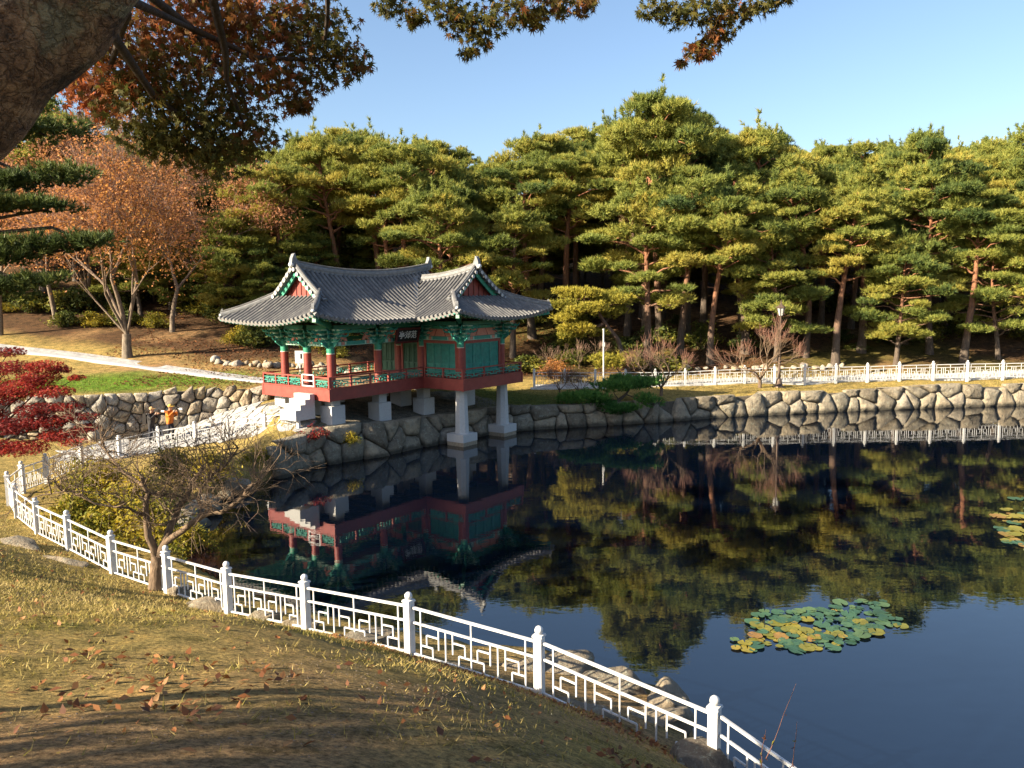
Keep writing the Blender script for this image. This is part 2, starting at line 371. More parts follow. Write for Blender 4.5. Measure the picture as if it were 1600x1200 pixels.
# pond outline (water line), from the far right bank round the pavilion to the near bank
SHORE_FAR = [(60, 50.5), (44, 50.6), (34, 50.2), (28.5, 49.5), (22, 48.6), (15.6, 47.3), (11.5, 46.2), (8.4, 45.1), (4.7, 44.1), (1.5, 43.2), (0.2, 42.7), (-1.2, 41.9), (-2.3, 40.9), (-3.3, 39.8), (-4.4, 38.7), (-5.7, 37.0), (-7.3, 35.6), (-8.8, 34.3), (-9.35, 33.0), (-9.9, 31.9)]
SHORE_LEFT = [(-10.7, 30.0), (-11.2, 27.6), (-11.0, 25.2), (-9.9, 23.2), (-8.0, 21.0), (-5.4, 18.6), (-3.0, 17.0), (-0.8, 16.2), (0.9, 16.4), (2.4, 15.1), (3.5, 14.4), (3.7, 13.0), (3.35, 11.6), (4.3, 10.1), (5.7, 8.9), (9, 7.4), (15, 5.5), (26, 4), (45, 6), (60, 18)]
POND = SHORE_FAR + SHORE_LEFT
TERRACE = [(-60, 33), (-40, 34.2), (-26, 36.3), (-21, 37.9), (-18.1, 39.5), (-15.7, 40.5), (-13, 40.7), (-11, 43), (-9, 60), (-9, 400), (-900, 400), (-900, 33)]
def land(X, Y):
    X = np.asarray(X, float); Y = np.asarray(Y, float)
    lo = rbf_eval(FIT_L, X, Y); hi = rbf_eval(FIT_H, X, Y)
    z = np.minimum(np.where(in_poly(X, Y, TERRACE), hi, lo), 21.0)
    far = np.clip((np.hypot(X, Y - 40) - 150) / 200, 0, 1)
    return z * (1 - far) + 14 * far
def landz(x, y): return float(land(np.array([x]), np.array([y]))[0])
def fbm(X, Y, s, seed=0):
    r = np.random.RandomState(seed); o = np.zeros(np.shape(X)); a = 1.0
    for k in range(5):
        for j in range(3):
            th = r.rand() * 6.28; f = s * 2 ** k * (0.7 + 0.6 * r.rand())
            o = o + a * np.sin(f * (X * np.cos(th) + Y * np.sin(th)) + r.rand() * 6.28) / 3
        a *= 0.55
    return o

def axis(lo, hi, step, flo, fhi):
    core = np.arange(lo, hi + 1e-6, step); a = [core]
    x = lo; s = step; left = []
    while x > flo: s *= 1.22; x -= s; left.append(x)
    x = hi; s = step; right = []
    while x < fhi: s *= 1.22; x += s; right.append(x)
    return np.concatenate([np.array(left[::-1]), core, np.array(right)])
gx = axis(-30, 34, 0.3, -1200, 1200); gy = axis(-3, 62, 0.3, -800, 1800)
GX, GY = np.meshgrid(gx, gy)
GZ = land(GX, GY)
inside = in_poly(GX, GY, POND); sdist = seg_dist(GX, GY, POND)
sd = np.where(inside, -sdist, sdist)
GZ = GZ + 0.035 * fbm(GX, GY, 0.9, 3) * np.clip(sdist, 0, 1) * (np.hypot(GX, GY) < 60)
k_ = np.clip((sd + 0.1) / 0.75, 0, 1)
GZ = np.where(sd < 0.65, -1.3 + (GZ + 1.3) * k_, GZ)
ny, nx = GX.shape
idx = np.arange(ny * nx).reshape(ny, nx)
quads = np.stack([idx[:-1, :-1], idx[:-1, 1:], idx[1:, 1:], idx[1:, :-1]], -1).reshape(-1, 4)
# ground types as colours: soil, dry lawn, green lawn, forest floor
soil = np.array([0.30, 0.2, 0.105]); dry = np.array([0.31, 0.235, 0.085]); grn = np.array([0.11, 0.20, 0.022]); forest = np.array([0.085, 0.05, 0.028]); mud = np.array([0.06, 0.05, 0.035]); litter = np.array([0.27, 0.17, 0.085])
n1 = fbm(GX, GY, 0.45, 5); n2 = fbm(GX, GY, 1.3, 8); n3 = fbm(GX, GY, 0.25, 11)
def mixc(C, c, w): return C * (1 - w[..., None]) + c * w[..., None]
C = np.broadcast_to(dry, GX.shape + (3,)).copy()
near = np.clip((26 - GY) / 6, 0, 1) * np.clip((10 - GX) / 3, 0, 1)
C = mixc(C, soil, np.clip(0.5 + 0.9 * n1 + 0.35 * n2, 0, 1) * near * np.clip((15.5 - GY + GX * 0.45) / 6 + 0.35, 0.15, 1))
C = mixc(C, np.array([0.11, 0.12, 0.022]), np.clip(0.9 * n3 + 0.5 * n2 - 0.15, 0, 0.8) * near)
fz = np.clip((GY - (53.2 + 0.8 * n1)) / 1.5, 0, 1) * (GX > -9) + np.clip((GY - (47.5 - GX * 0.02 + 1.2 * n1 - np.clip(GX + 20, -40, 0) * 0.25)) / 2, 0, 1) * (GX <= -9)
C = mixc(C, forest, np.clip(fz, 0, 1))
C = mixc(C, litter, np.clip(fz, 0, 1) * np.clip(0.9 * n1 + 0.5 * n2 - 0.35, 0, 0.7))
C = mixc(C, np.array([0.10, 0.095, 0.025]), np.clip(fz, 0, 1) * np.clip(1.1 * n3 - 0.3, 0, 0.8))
tr = in_poly(GX, GY, TERRACE) & (GY < 50)
C = mixc(C, litter, tr * np.clip(0.75 + 0.3 * n2, 0, 1) * np.clip((GX + 26) / 4, 0, 1) * (1 - np.clip(fz, 0, 1)))
gpatch = np.clip(1.6 - np.hypot((GX + 21.5) / 6.5, (GY - 41.9 + (GX + 21.5) * -0.25) / 2.3) + 0.25 * n2, 0, 1) * tr
C = mixc(C, grn, gpatch)
far_lawn = np.clip(1 - np.hypot((GX + 0.5) / 3.5, (GY - 45.5) / 3.0) * 0.6, 0, 1) * (GY > 40) * (GX > -6)
C = mixc(C, np.array([0.075, 0.11, 0.025]), np.clip(far_lawn * 1.6, 0, 0.85))
under = in_poly(GX, GY, [(-9.5, 34.6), (-4.5, 39.2), (-1.5, 40.5), (1.5, 43), (-3, 46.5), (-13, 39)])
C = mixc(C, np.array([0.16, 0.15, 0.135]), under * 0.9)
C = mixc(C, mud, np.clip(1 - sd / 0.5, 0, 1) * 1.0)
def groundmat():
    k = NT('ground_soil_and_grass'); a = k.n('ShaderNodeAttribute', attribute_name='gcol').outputs['Color']; v = k.coord()
    n1 = k.noise(2.2, 8, 0.75, v); n2 = k.noise(18, 6, 0.75, v); n3 = k.noise(60, 4, 0.7, v)
    c = k.mix(1.0, a, k.ramp(n1, [(0.36, (0.5, 0.52, 0.45)), (0.5, (1, 1, 1)), (0.64, (1.5, 1.35, 1.2))]), 'MULTIPLY')
    c = k.mix(1.0, c, k.ramp(n2, [(0.36, (0.4, 0.38, 0.34)), (0.5, (1, 1, 1)), (0.64, (1.7, 1.6, 1.4))]), 'MULTIPLY')
    k.l(c, k.b.inputs['Base Color']); k.b.inputs['Roughness'].default_value = 1.0; k.b.inputs['Specular IOR Level'].default_value = 0.1
    k.bump(k.math('ADD', n2, k.math('MULTIPLY', n3, 0.7)), 0.9, 0.06); return k.mat
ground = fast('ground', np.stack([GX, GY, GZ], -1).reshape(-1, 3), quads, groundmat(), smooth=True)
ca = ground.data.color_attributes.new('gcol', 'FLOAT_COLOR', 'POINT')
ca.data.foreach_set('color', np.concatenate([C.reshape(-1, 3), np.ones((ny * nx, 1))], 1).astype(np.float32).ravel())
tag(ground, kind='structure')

def watermat():
    k = NT('pond_water'); v = k.coord()
    mp = k.n('ShaderNodeMapping'); mp.inputs['Scale'].default_value = (0.55, 1.0, 1); k.l(v, mp.inputs[0])
    h = k.math('ADD', k.noise(3.2, 3, 0.55, mp.outputs[0], 0.3), k.math('MULTIPLY', k.noise(0.7, 2, 0.5, mp.outputs[0]), 1.5))
    k.b.inputs['Base Color'].default_value = (0.0010, 0.0028, 0.0075, 1); k.b.inputs['Roughness'].default_value = 0.0
    k.b.inputs['IOR'].default_value = 2.1; k.b.inputs['Specular IOR Level'].default_value = 0.5
    k.bump(h, 0.03, 0.05); return k.mat
wp = [(x, y) for x, y in POND]
wb = MB(); cx_ = sum(p[0] for p in wp) / len(wp); cy_ = 30
big = [(x + (x - cx_) * 0.04 + (0.6 if x > cx_ else -0.6), y + (0.7 if y > cy_ else -0.7), 0.0) for x, y in wp]
wb.add(big, [tuple(range(len(big)))])
water = wb.build('pond_water', watermat()); tag(water, kind='structure')

# ------------------------------------------------------------------ stones fitted into walls and paving
def vor_cells(seeds, lo, hi):
    out = []; S = np.array(seeds)
    for i, p in enumerate(S):
        poly = [(lo[0], lo[1]), (hi[0], lo[1]), (hi[0], hi[1]), (lo[0], hi[1])]
        d = np.hypot(*(S - p).T); near = np.argsort(d)[1:22]
        for j in near:
            m = (p + S[j]) / 2; nrm = S[j] - p; new = []
            for a, b in zip(poly, poly[1:] + poly[:1]):
                da = (a[0] - m[0]) * nrm[0] + (a[1] - m[1]) * nrm[1]; db = (b[0] - m[0]) * nrm[0] + (b[1] - m[1]) * nrm[1]
                if da <= 0: new.append(a)
                if (da < 0 < db) or (db < 0 < da):
                    t = da / (da - db); new.append((a[0] + (b[0] - a[0]) * t, a[1] + (b[1] - a[1]) * t))
            poly = new
            if len(poly) < 3: break
        out.append(poly)
    return out
def soften(poly, rng, gap, rnd):
    # resample the outline, pull it in by the joint, round the corners
    c = np.mean(poly, 0); pts = []
    for a, b in zip(poly, poly[1:] + poly[:1]):
        L = math.hypot(b[0] - a[0], b[1] - a[1])
        if L < 0.12: pts.append(((a[0] + b[0]) / 2, (a[1] + b[1]) / 2)); continue
        for t in ((0.13, 0.87) if L < 0.6 else (0.09, 0.5, 0.91)): pts.append((a[0] + (b[0] - a[0]) * t, a[1] + (b[1] - a[1]) * t))
    res = []
    for p in pts:
        v = np.array(p) - c; L = np.hypot(*v) + 1e-9
        res.append(tuple(c + v * max(0.3, (L - gap) / L) * (1 + rng.uniform(-rnd, rnd))))
    return res
def polyline_eval(path):
    P_ = [Vector((p[0], p[1], 0)) for p in path]; cum = [0]
    for a, b in zip(P_, P_[1:]): cum.append(cum[-1] + (b - a).length)
    def ev(s):
        s = min(max(s, 0), cum[-1] - 1e-6)
        for i in range(len(P_) - 1):
            if s <= cum[i + 1]:
                t = (s - cum[i]) / (cum[i + 1] - cum[i]); p = P_[i].lerp(P_[i + 1], t)
                d = (P_[min(i + 1, len(P_) - 1)] - P_[i]).normalized(); return p, d, t, i
    return ev, cum[-1]
def stone_wall(name, path, base, top, cell, label, mat, seed, bulge=0.22, lean=0.12, flip=1, stone='stone', thick=0.45, cat='wall'):
    """path runs so that the visible side is on its left (flip=-1: right); base/top give z along the path."""
    rng = random.Random(seed); ev, L = polyline_eval(path)
    p0 = ev(0)[0]; root = empty(name, (p0.x, p0.y, 0)); tag(root, label, cat)
    org = (p0.x, p0.y, 0)
    sw, sh = cell; seeds = []
    hmax = max(top(s / 40 * L) - base(s / 40 * L) for s in range(41))
    rows = max(2, int(round(hmax / sh)))
    for r in range(rows):
        n = int(L / (sw * (0.8 + 0.4 * ((r * 7) % 3) / 2)))
        for i in range(n):
            seeds.append(((i + 0.5 + 0.5 * (r % 2) + rng.uniform(-0.48, 0.48)) * L / n, (r + 0.5 + rng.uniform(-0.42, 0.42)) * hmax / rows))
    cells = vor_cells(seeds, (0, 0), (L, hmax))
    backing = MB()
    N = int(L / 0.5)
    for i in range(N):
        s0, s1 = L * i / N, L * (i + 1) / N; q = []
        for s in (s0, s1):
            p, d, _, _ = ev(s); nn = Vector((-d.y, d.x, 0)) * flip
            q.append((p - nn * 0.06, base(s) - 0.3, max(base(s), top(s) - 0.12), nn))
        (a, ab, at_, na), (b, bb, bt, nb) = q
        vs = [(a.x, a.y, ab), (b.x, b.y, bb), (b.x - nb.x * lean, b.y - nb.y * lean, bt), (a.x - na.x * lean, a.y - na.y * lean, at_), (b.x - nb.x * (lean + thick), b.y - nb.y * (lean + thick), bt), (a.x - na.x * (lean + thick), a.y - na.y * (lean + thick), at_)]
        backing.add(vs, [(0, 1, 2, 3), (3, 2, 4, 5)])
    backing.build('earth_core', MT['mortar'], root, org)
    for poly in cells:
        if len(poly) < 3: continue
        cs = sum(p[0] for p in poly) / len(poly); ch = sum(p[1] for p in poly) / len(poly)
        H = top(cs) - base(cs)
        if ch > H + 0.12 * sh: continue
        out = soften(poly, rng, 0.015, 0.035); n = len(out)
        proud = rng.uniform(-0.04, 0.1); tilt = rng.uniform(-0.08, 0.08); rb = bulge * rng.uniform(0.6, 1.3)
        rings = []; sz = max(0.2, min(max(p[0] for p in out) - min(p[0] for p in out), max(p[1] for p in out) - min(p[1] for p in out)))
        cx, cy = np.mean(out, 0)
        for k, off in ((1.0, -thick * 0.6), (1.0, -0.04), (0.9, rb * 0.55 * min(1, sz)), (0.58, rb * 0.9 * min(1, sz))):
            ring = []
            for (a, b) in out:
                a2 = cx + (a - cx) * k; b2 = min(cy + (b - cy) * k, H + 0.1)
                p, d, _, _ = ev(a2); nn = Vector((-d.y, d.x, 0)) * flip
                z = base(a2) + b2
                o = off + proud + tilt * (b - cy) + rng.uniform(-0.055, 0.055) * (k < 0.95) - lean * b2 / max(hmax, 0.1)
                ring.append(p + d * min(0, 0) + nn * o + Vector((0, 0, z)))
            rings.append(ring)
        cen = sum(rings[-1], Vector()) / n + (Vector((-ev(cx)[1].y, ev(cx)[1].x, 0)) * flip) * 0.03
        vs = [v for r_ in rings for v in r_] + [cen]; fs = []
        for j in range(3):
            for i in range(n):
                i2 = (i + 1) % n; f = (j * n + i, j * n + i2, (j + 1) * n + i2, (j + 1) * n + i)
                fs.append(f if flip > 0 else f[::-1])
        for i in range(n):
            f = (3 * n + i, 3 * n + (i + 1) % n, 4 * n); fs.append(f if flip > 0 else f[::-1])
        m = MB(); m.add(vs, fs, 0, True)
        c0 = sum(vs, Vector()) / len(vs)
        o = m.build(stone, mat, root, tuple(c0)); o.location = c0 - Vector(org)
    return root

# far bank: from the plaza corner under the pavilion round to the right edge of the picture (visible side faces the pond)
_pth = list(reversed(SHORE_FAR[2:]))                             # left to right: pond lies on the right hand
_ev, _L = polyline_eval(_pth)
def _top_far(s):
    p, d, _, _ = _ev(s); q = p + Vector((-d.y, d.x, 0)) * 0.5
    return max(0.5, landz(q.x, q.y) + 0.06)
_k = [_top_far(_L * i / 60) for i in range(61)]
def top_far(s):
    t = min(max(s / _L, 0), 0.9999) * 60; i = int(t); return _k[i] * (1 - (t - i)) + _k[i + 1] * (t - i)
stone_wall('stone_embankment', _pth, lambda s: -0.12, top_far, (1.35, 0.74), 'rough boulder embankment along the far edge of the pond below the pavilion', MT['stone'], 7, bulge=0.22, lean=0.35, flip=-1)

# retaining wall behind the paved plaza
_wp = [(-26, 35.85), (-20.9, 37.45), (-17.95, 39.05), (-15.6, 40.05), (-12.7, 40.3)]
_ev2, _L2 = polyline_eval(_wp)
def base_ret(s): 
    p, d, _, _ = _ev2(s); q = p + Vector((d.y, -d.x, 0)) * 0.35
    return landz(q.x, q.y) - 0.05
_kb = [base_ret(_L2 * i / 40) for i in range(41)]
def b_ret(s):
    t = min(max(s / _L2, 0), 0.9999) * 40; i = int(t); return _kb[i] * (1 - (t - i)) + _kb[i + 1] * (t - i)
stone_wall('retaining_wall', _wp, b_ret, lambda s: 2.86 + 0.05 * math.sin(s * 2.1), (0.72, 0.5), 'tan fieldstone retaining wall behind the two photographers on the plaza', MT['wallstone'], 21, bulge=0.2, lean=0.25, flip=-1)

# plaza: broken white slabs laid on the sloping ground
PLAZA = [(-18.6, 33.4), (-17.2, 34.3), (-16.2, 35.55), (-14.5, 35.7), (-12.9, 35.4), (-10.9, 34.6), (-9.6, 33.9), (-9.0, 35.2), (-12.4, 38.0), (-13.1, 40.35), (-15.6, 40.0), (-17.9, 39.0), (-20.6, 37.4), (-20.6, 34.0)]
plz = MB(); rngp = random.Random(4)
N = 44; px_ = np.linspace(-21, -8.6, N); py_ = np.linspace(33, 41, N)
XX, YY = np.meshgrid(px_, py_); ZZ = land(np.clip(XX, -30, 30), YY) + 0.012
msk = in_poly((XX[:-1, :-1] + XX[1:, 1:]) / 2, (YY[:-1, :-1] + YY[1:, 1:]) / 2, PLAZA)
ii = np.arange(N * N).reshape(N, N); qd = np.stack([ii[:-1, :-1], ii[:-1, 1:], ii[1:, 1:], ii[1:, :-1]], -1)[msk]
lowz = rbf_eval(FIT_L, XX, YY)
plaza = fast('plaza', np.stack([XX, YY, lowz + 0.012], -1).reshape(-1, 3), qd.reshape(-1, 4), MT['mortar']); tag(plaza, kind='structure')
seeds = []
for i in range(17):
    for j in range(13):
        seeds.append((-21 + (i + 0.5 + rngp.uniform(-0.36, 0.36)) * 0.74, 33 + (j + 0.5 + rngp.uniform(-0.36, 0.36)) * 0.64))
for poly in vor_cells(seeds, (-21.4, 32.6), (-8.2, 41.5)):
    if len(poly) < 3: continue
    cx, cy = np.mean(poly, 0)
    if not in_poly(np.array([cx]), np.array([cy]), PLAZA)[0]: continue
    out = soften(poly, rngp, 0.05, 0.03); n = len(out)
    zt = rbf_eval(FIT_L, np.array([p[0] for p in out]), np.array([p[1] for p in out])) + 0.045 + rngp.uniform(-0.006, 0.006)
    vs = [Vector((p[0], p[1], z)) for p, z in zip(out, zt)] + [Vector((p[0], p[1], z - 0.045)) for p, z in zip(out, zt)]
    m = MB(); c0 = Vector((cx, cy, zt.mean()))
    a2 = sum(out[i][0] * out[(i + 1) % n][1] - out[(i + 1) % n][0] * out[i][1] for i in range(n))
    top = tuple(range(n)); 
    if a2 < 0: top = top[::-1]
    m.add(vs, [top] + [(i, i + n, (i + 1) % n + n, (i + 1) % n) for i in range(n)])
    o = m.build('paving_stone', MT['pave'], plaza, tuple(c0)); o.location = c0

# path climbing the terrace to the left, with a kerb on the near side
def strip(name, mid, w, mat, lift, thick=0.0):
    ev, L = polyline_eval(mid); m = MB(); n = int(L / 0.6); vs = []
    for i in range(n + 1):
        p, d, _, _ = ev(L * i / n); sd_ = Vector((-d.y, d.x, 0))
        for k in (-0.5, 0.5):
            q = p + sd_ * w * k; vs.append((q.x, q.y, landz(q.x, q.y) + lift))
    fs = [(2 * i, 2 * i + 2, 2 * i + 3, 2 * i + 1)[::-1] for i in range(n)]
    if thick:
        b = len(vs); vs += [(x, y, z - thick) for x, y, z in vs]
        fs += [(2 * i, 2 * i + 2, b + 2 * i + 2, b + 2 * i) for i in range(n)] + [(2 * i + 1, b + 2 * i + 1, b + 2 * i + 3, 2 * i + 3) for i in range(n)]
    m.add(vs, fs); return m.build(name, mat)
_c = [(-46, 52.5), (-38, 51.6), (-33, 50.4), (-27, 48.6), (-21, 46.5), (-17, 44.7), (-14, 43.6), (-11.5, 43.4)]
path = strip('path', _c, 0.8, MT['pave'], 0.035); tag(path, kind='structure')
kerb = strip('kerb', [(x + 0.35, y - 1.0) for x, y in _c], 0.3, MT['concrete'], 0.13, 0.2); tag(kerb, kind='structure')
far_path = strip('path', [(1.5, 51.1), (8, 51.5), (16, 52.2), (24, 52.9), (34, 53.6), (46, 53.8)], 1.5, MT['pave'], 0.03); tag(far_path, kind='structure')
kerb2 = strip('kerb', [(1.2, 50.15), (8, 50.55), (16, 51.25), (24, 51.95), (34, 52.65), (46, 52.8)], 0.25, MT['whitepaint'], 0.12, 0.25); tag(kerb2, kind='structure')

# ------------------------------------------------------------------ pavilion (local axes: s along the long front, t towards the pond, stored as y = -t)
TH = math.radians(52.72)
pav = empty('pavilion', (-12.18, 37.75, 0), TH)
tag(pav, 'red and green timber pavilion with grey tiled roof standing over the pond', 'pavilion')
ZB, ZF, ZR = 2.872, 3.42, 3.956
S_END, T_MAIN, T_WING, S_WING = 10.95, 4.935, 7.62, 6.12
def Q(s, t, z): return Vector((s, -t, z))
def pbuild(m, name, mats, parent=None): return m.build(name, mats, parent or pav)
# deck and red fascia boards
dk = MB()
def slab(m, s0, s1, t0, t1, z0, z1, mi=0): m.box(((s0 + s1) / 2, -(t0 + t1) / 2, (z0 + z1) / 2), (s1 - s0, t1 - t0, z1 - z0), 0, mi)
slab(dk, 0.1, S_END - 0.1, 0.1, T_MAIN - 0.1, ZF - 0.22, ZF - 0.04); slab(dk, S_WING + 0.1, S_END - 0.1, T_MAIN - 0.1, T_WING - 0.1, ZF - 0.22, ZF - 0.04)
for i in range(12): slab(dk, 0.3 + i * 0.9, 0.5 + i * 0.9, 0.12, T_MAIN - 0.12, ZB + 0.1, ZF - 0.223, 1)
pbuild(dk, 'deck', [MT['floorwood'], MT['darkwood']])
fpts = [(0, 0), (0, T_MAIN), (S_WING, T_MAIN), (S_WING, T_WING), (S_END, T_WING), (S_END, 0)]
for i in range(6):
    a = fpts[i]; b = fpts[(i + 1) % 6]
    m = MB(); d = (Vector(b) - Vector(a)).normalized(); ext = 0.0
    m.bar(Q(a[0], a[1], (ZB + ZF) / 2), Q(b[0], b[1], (ZB + ZF) / 2), 0.09, ZF - ZB)
    m.bar(Q(a[0], a[1], ZF + 0.012), Q(b[0], b[1], ZF + 0.012), 0.14, 0.05)
    pbuild(m, 'fascia_board', MT['red'])
for a in fpts:
    m = MB(); m.box(Q(a[0], a[1], (ZB + ZF) / 2), (0.12, 0.12, ZF - ZB + 0.02)); pbuild(m, 'corner_board', MT['red'])
# railing
def lattice_panel(a, b, gate=False):
    A = Vector((a[0], -a[1], 0)); B = Vector((b[0], -b[1], 0)); L = (B - A).length
    def pt(u, w): return A.lerp(B, u) + Vector((0, 0, ZF + 0.07 + w * 0.29))
    g = MB(); t_ = 0.042
    for (u0, w0, u1, w1) in [(0, 1, 1, 1), (0.0, 0.42, 0.34, 0.42), (0.66, 0.42, 1, 0.42), (0.34, 0.0, 0.34, 0.42), (0.66, 0, 0.66, 0.42), (0.16, 0.42, 0.16, 0.75), (0.16, 0.75, 0.42, 0.75), (0.42, 0.75, 0.42, 1.0),
                             (0.84, 0.42, 0.84, 0.75), (0.58, 0.75, 0.84, 0.75), (0.58, 0.75, 0.58, 1.0), (0.16, 0.0, 0.16, 0.2), (0.84, 0, 0.84, 0.2), (0.34, 0.2, 0.66, 0.2), (0.5, 0.2, 0.5, 0.75)]:
        g.bar(pt(u0 * 0.94 + 0.03, w0), pt(u1 * 0.94 + 0.03, w1), t_, t_)
    pbuild(g, 'railing_lattice', MT['teal'])
def railing(a, b, n, skip=()):
    a = Vector(a); b = Vector(b)
    for i in range(n + 1):
        p = a.lerp(b, i / n); m = MB(); m.box(Q(p.x, p.y, (ZF + ZR) / 2 + 0.01), (0.085, 0.085, ZR - ZF + 0.02)); pbuild(m, 'railing_post', MT['red'])
    for i in range(n):
        if i in skip: continue
        p = a.lerp(b, i / n); q = a.lerp(b, (i + 1) / n)
        m = MB(); m.bar(Q(p.x, p.y, ZR - 0.02), Q(q.x, q.y, ZR - 0.02), 0.075, 0.06); pbuild(m, 'handrail', MT['red'])
        lattice_panel(p, q)
railing((0.02, 0.03), (0.02, T_MAIN - 0.03), 5, skip=(3,))
railing((0.1, T_MAIN - 0.03), (S_WING - 0.03, T_MAIN - 0.03), 5)
railing((S_WING + 0.02, T_MAIN + 0.1), (S_WING + 0.02, T_WING - 0.05), 2)
railing((S_WING + 0.1, T_WING - 0.03), (S_END - 0.03, T_WING - 0.03), 3)
railing((S_END - 0.03, T_WING - 0.1), (S_END - 0.03, 0.1), 5)
railing((0.1, 0.03), (S_END - 0.1, 0.03), 8)
# white metal gate in the gap at the head of the steps
g = MB(); t0, t1 = 0.03 + (T_MAIN - 0.06) * 0.6 + 0.08, 0.03 + (T_MAIN - 0.06) * 0.8 - 0.08
for (u0, w0, u1, w1) in [(0, 0, 0, 1), (1, 0, 1, 1), (0, 1, 1, 1), (0, 0.05, 1, 0.05), (0, 0.5, 1, 0.5)]:
    g.bar(Q(0.0, t0 + (t1 - t0) * u0, ZF + 0.05 + w0 * 0.55), Q(0.0, t0 + (t1 - t0) * u1, ZF + 0.05 + w1 * 0.55), 0.05, 0.05)
o = pbuild(g, 'gate', MT['whitepaint']); o['label'] = 'white metal gate above the steps'
# columns
ZL = 5.28                                                       # underside of the lintel
COLS = [(0.75, 0.75), (0.75, 2.5), (0.75, 4.2), (3.7, 4.2), (3.7, 0.75), (6.85, 4.2), (6.85, 0.75), (6.85, 6.85), (10.2, 6.85), (10.2, 4.2), (10.2, 0.75), (6.85, 2.5)]
cm = MB(); R_ = 0.185
cm.tube([(0, 0, ZF - 0.03), (0, 0, 4.95)], [R_ + 0.01, R_], 14, 0); cm.tube([(0, 0, 4.95), (0, 0, 4.985)], R_ + 0.004, 14, 1); cm.tube([(0, 0, 4.985), (0, 0, 5.55)], R_ + 0.001, 14, 2)
cme = cm.mesh('column', [MT['red'], MT['cream'], MT['green']])
for (s, t) in COLS:
    o = link('column', cme, pav); o.location = Q(s, t, 0)
# bracket sets
bm_ = MB()
def arm(m, ang, z, L, h=0.15, w=0.11, mi=0):
    A = Vector((math.cos(ang), math.sin(ang), 0)); B = Vector((0, 0, 1)); C = A.cross(B)
    m.prism([(-L * 1.004, h * 0.45), (-L * 0.722, -0.002), (L * 0.722, -0.002), (L * 1.004, h * 0.45), (L * 0.98, h * 0.52), (L * 0.70, 0.03), (-L * 0.70, 0.03), (-L * 0.98, h * 0.52)], w * 1.04, ((0, 0, z), A, B, C), 2)
    m.prism([(-L, h), (-L, h * 0.45), (-L * 0.72, 0), (L * 0.72, 0), (L, h * 0.45), (L, h)], w, ((0, 0, z), A, B, C), mi)
for k in range(3):
    z = 5.5 + k * 0.2; L = 0.38 + 0.2 * k
    for ang in (0, math.pi / 2): arm(bm_, ang, z + (0.004 if ang else 0), L, 0.15, 0.12, k % 2)
    if k > 0:
        for ang in (math.pi / 4, -math.pi / 4): arm(bm_, ang, z + 0.01, L * 0.9, 0.13, 0.1, 1 - k % 2)
    for ang in (0, math.pi / 2, math.pi, -math.pi / 2):
        for q in ((0.8,) if k < 2 else (0.45, 0.85)):
            bm_.box((math.cos(ang) * L * q, math.sin(ang) * L * q, z + 0.172), (0.17, 0.17, 0.06), 0, 2, 1.15)
bm_.box((0, 0, 5.42), (0.4, 0.4, 0.13), 0, 0, 1.25)
for ang in [i * math.pi / 4 for i in range(8)]:                # curled tongues
    A = Vector((math.cos(ang), math.sin(ang), 0)); 
    for z0, r0 in ((5.5, 0.34), (5.7, 0.52), (5.9, 0.68)):
        if (ang * 4 / math.pi) % 2 > 0.5 and z0 < 5.6: continue
        p = [A * r0 + Vector((0, 0, z0 + 0.1)), A * (r0 + 0.14) + Vector((0, 0, z0 + 0.05)), A * (r0 + 0.27) + Vector((0, 0, z0 + 0.09)), A * (r0 + 0.34) + Vector((0, 0, z0 + 0.19))]
        bm_.tube(p, [0.065, 0.06, 0.045, 0.02], 6, 1)
for sgn in (-1, 1):                                            # scroll boards under the lintel
    for A in (Vector((1, 0, 0)), Vector((0, 1, 0))):
        bm_.prism([(0.17 * sgn, 5.2), (0.5 * sgn, 5.44), (0.5 * sgn, 5.52), (0.17 * sgn, 5.52)], 0.09, ((0, 0, 0), A, (0, 0, 1), A.cross(Vector((0, 0, 1)))), 1)
bme = bm_.mesh('bracket_set', [MT['green'], MT['teal'], MT['pale']])
for (s, t) in COLS:
    if (s, t) in ((6.85, 2.5),): continue
    o = link('bracket_set', bme, pav); o.location = Q(s, t, 0)
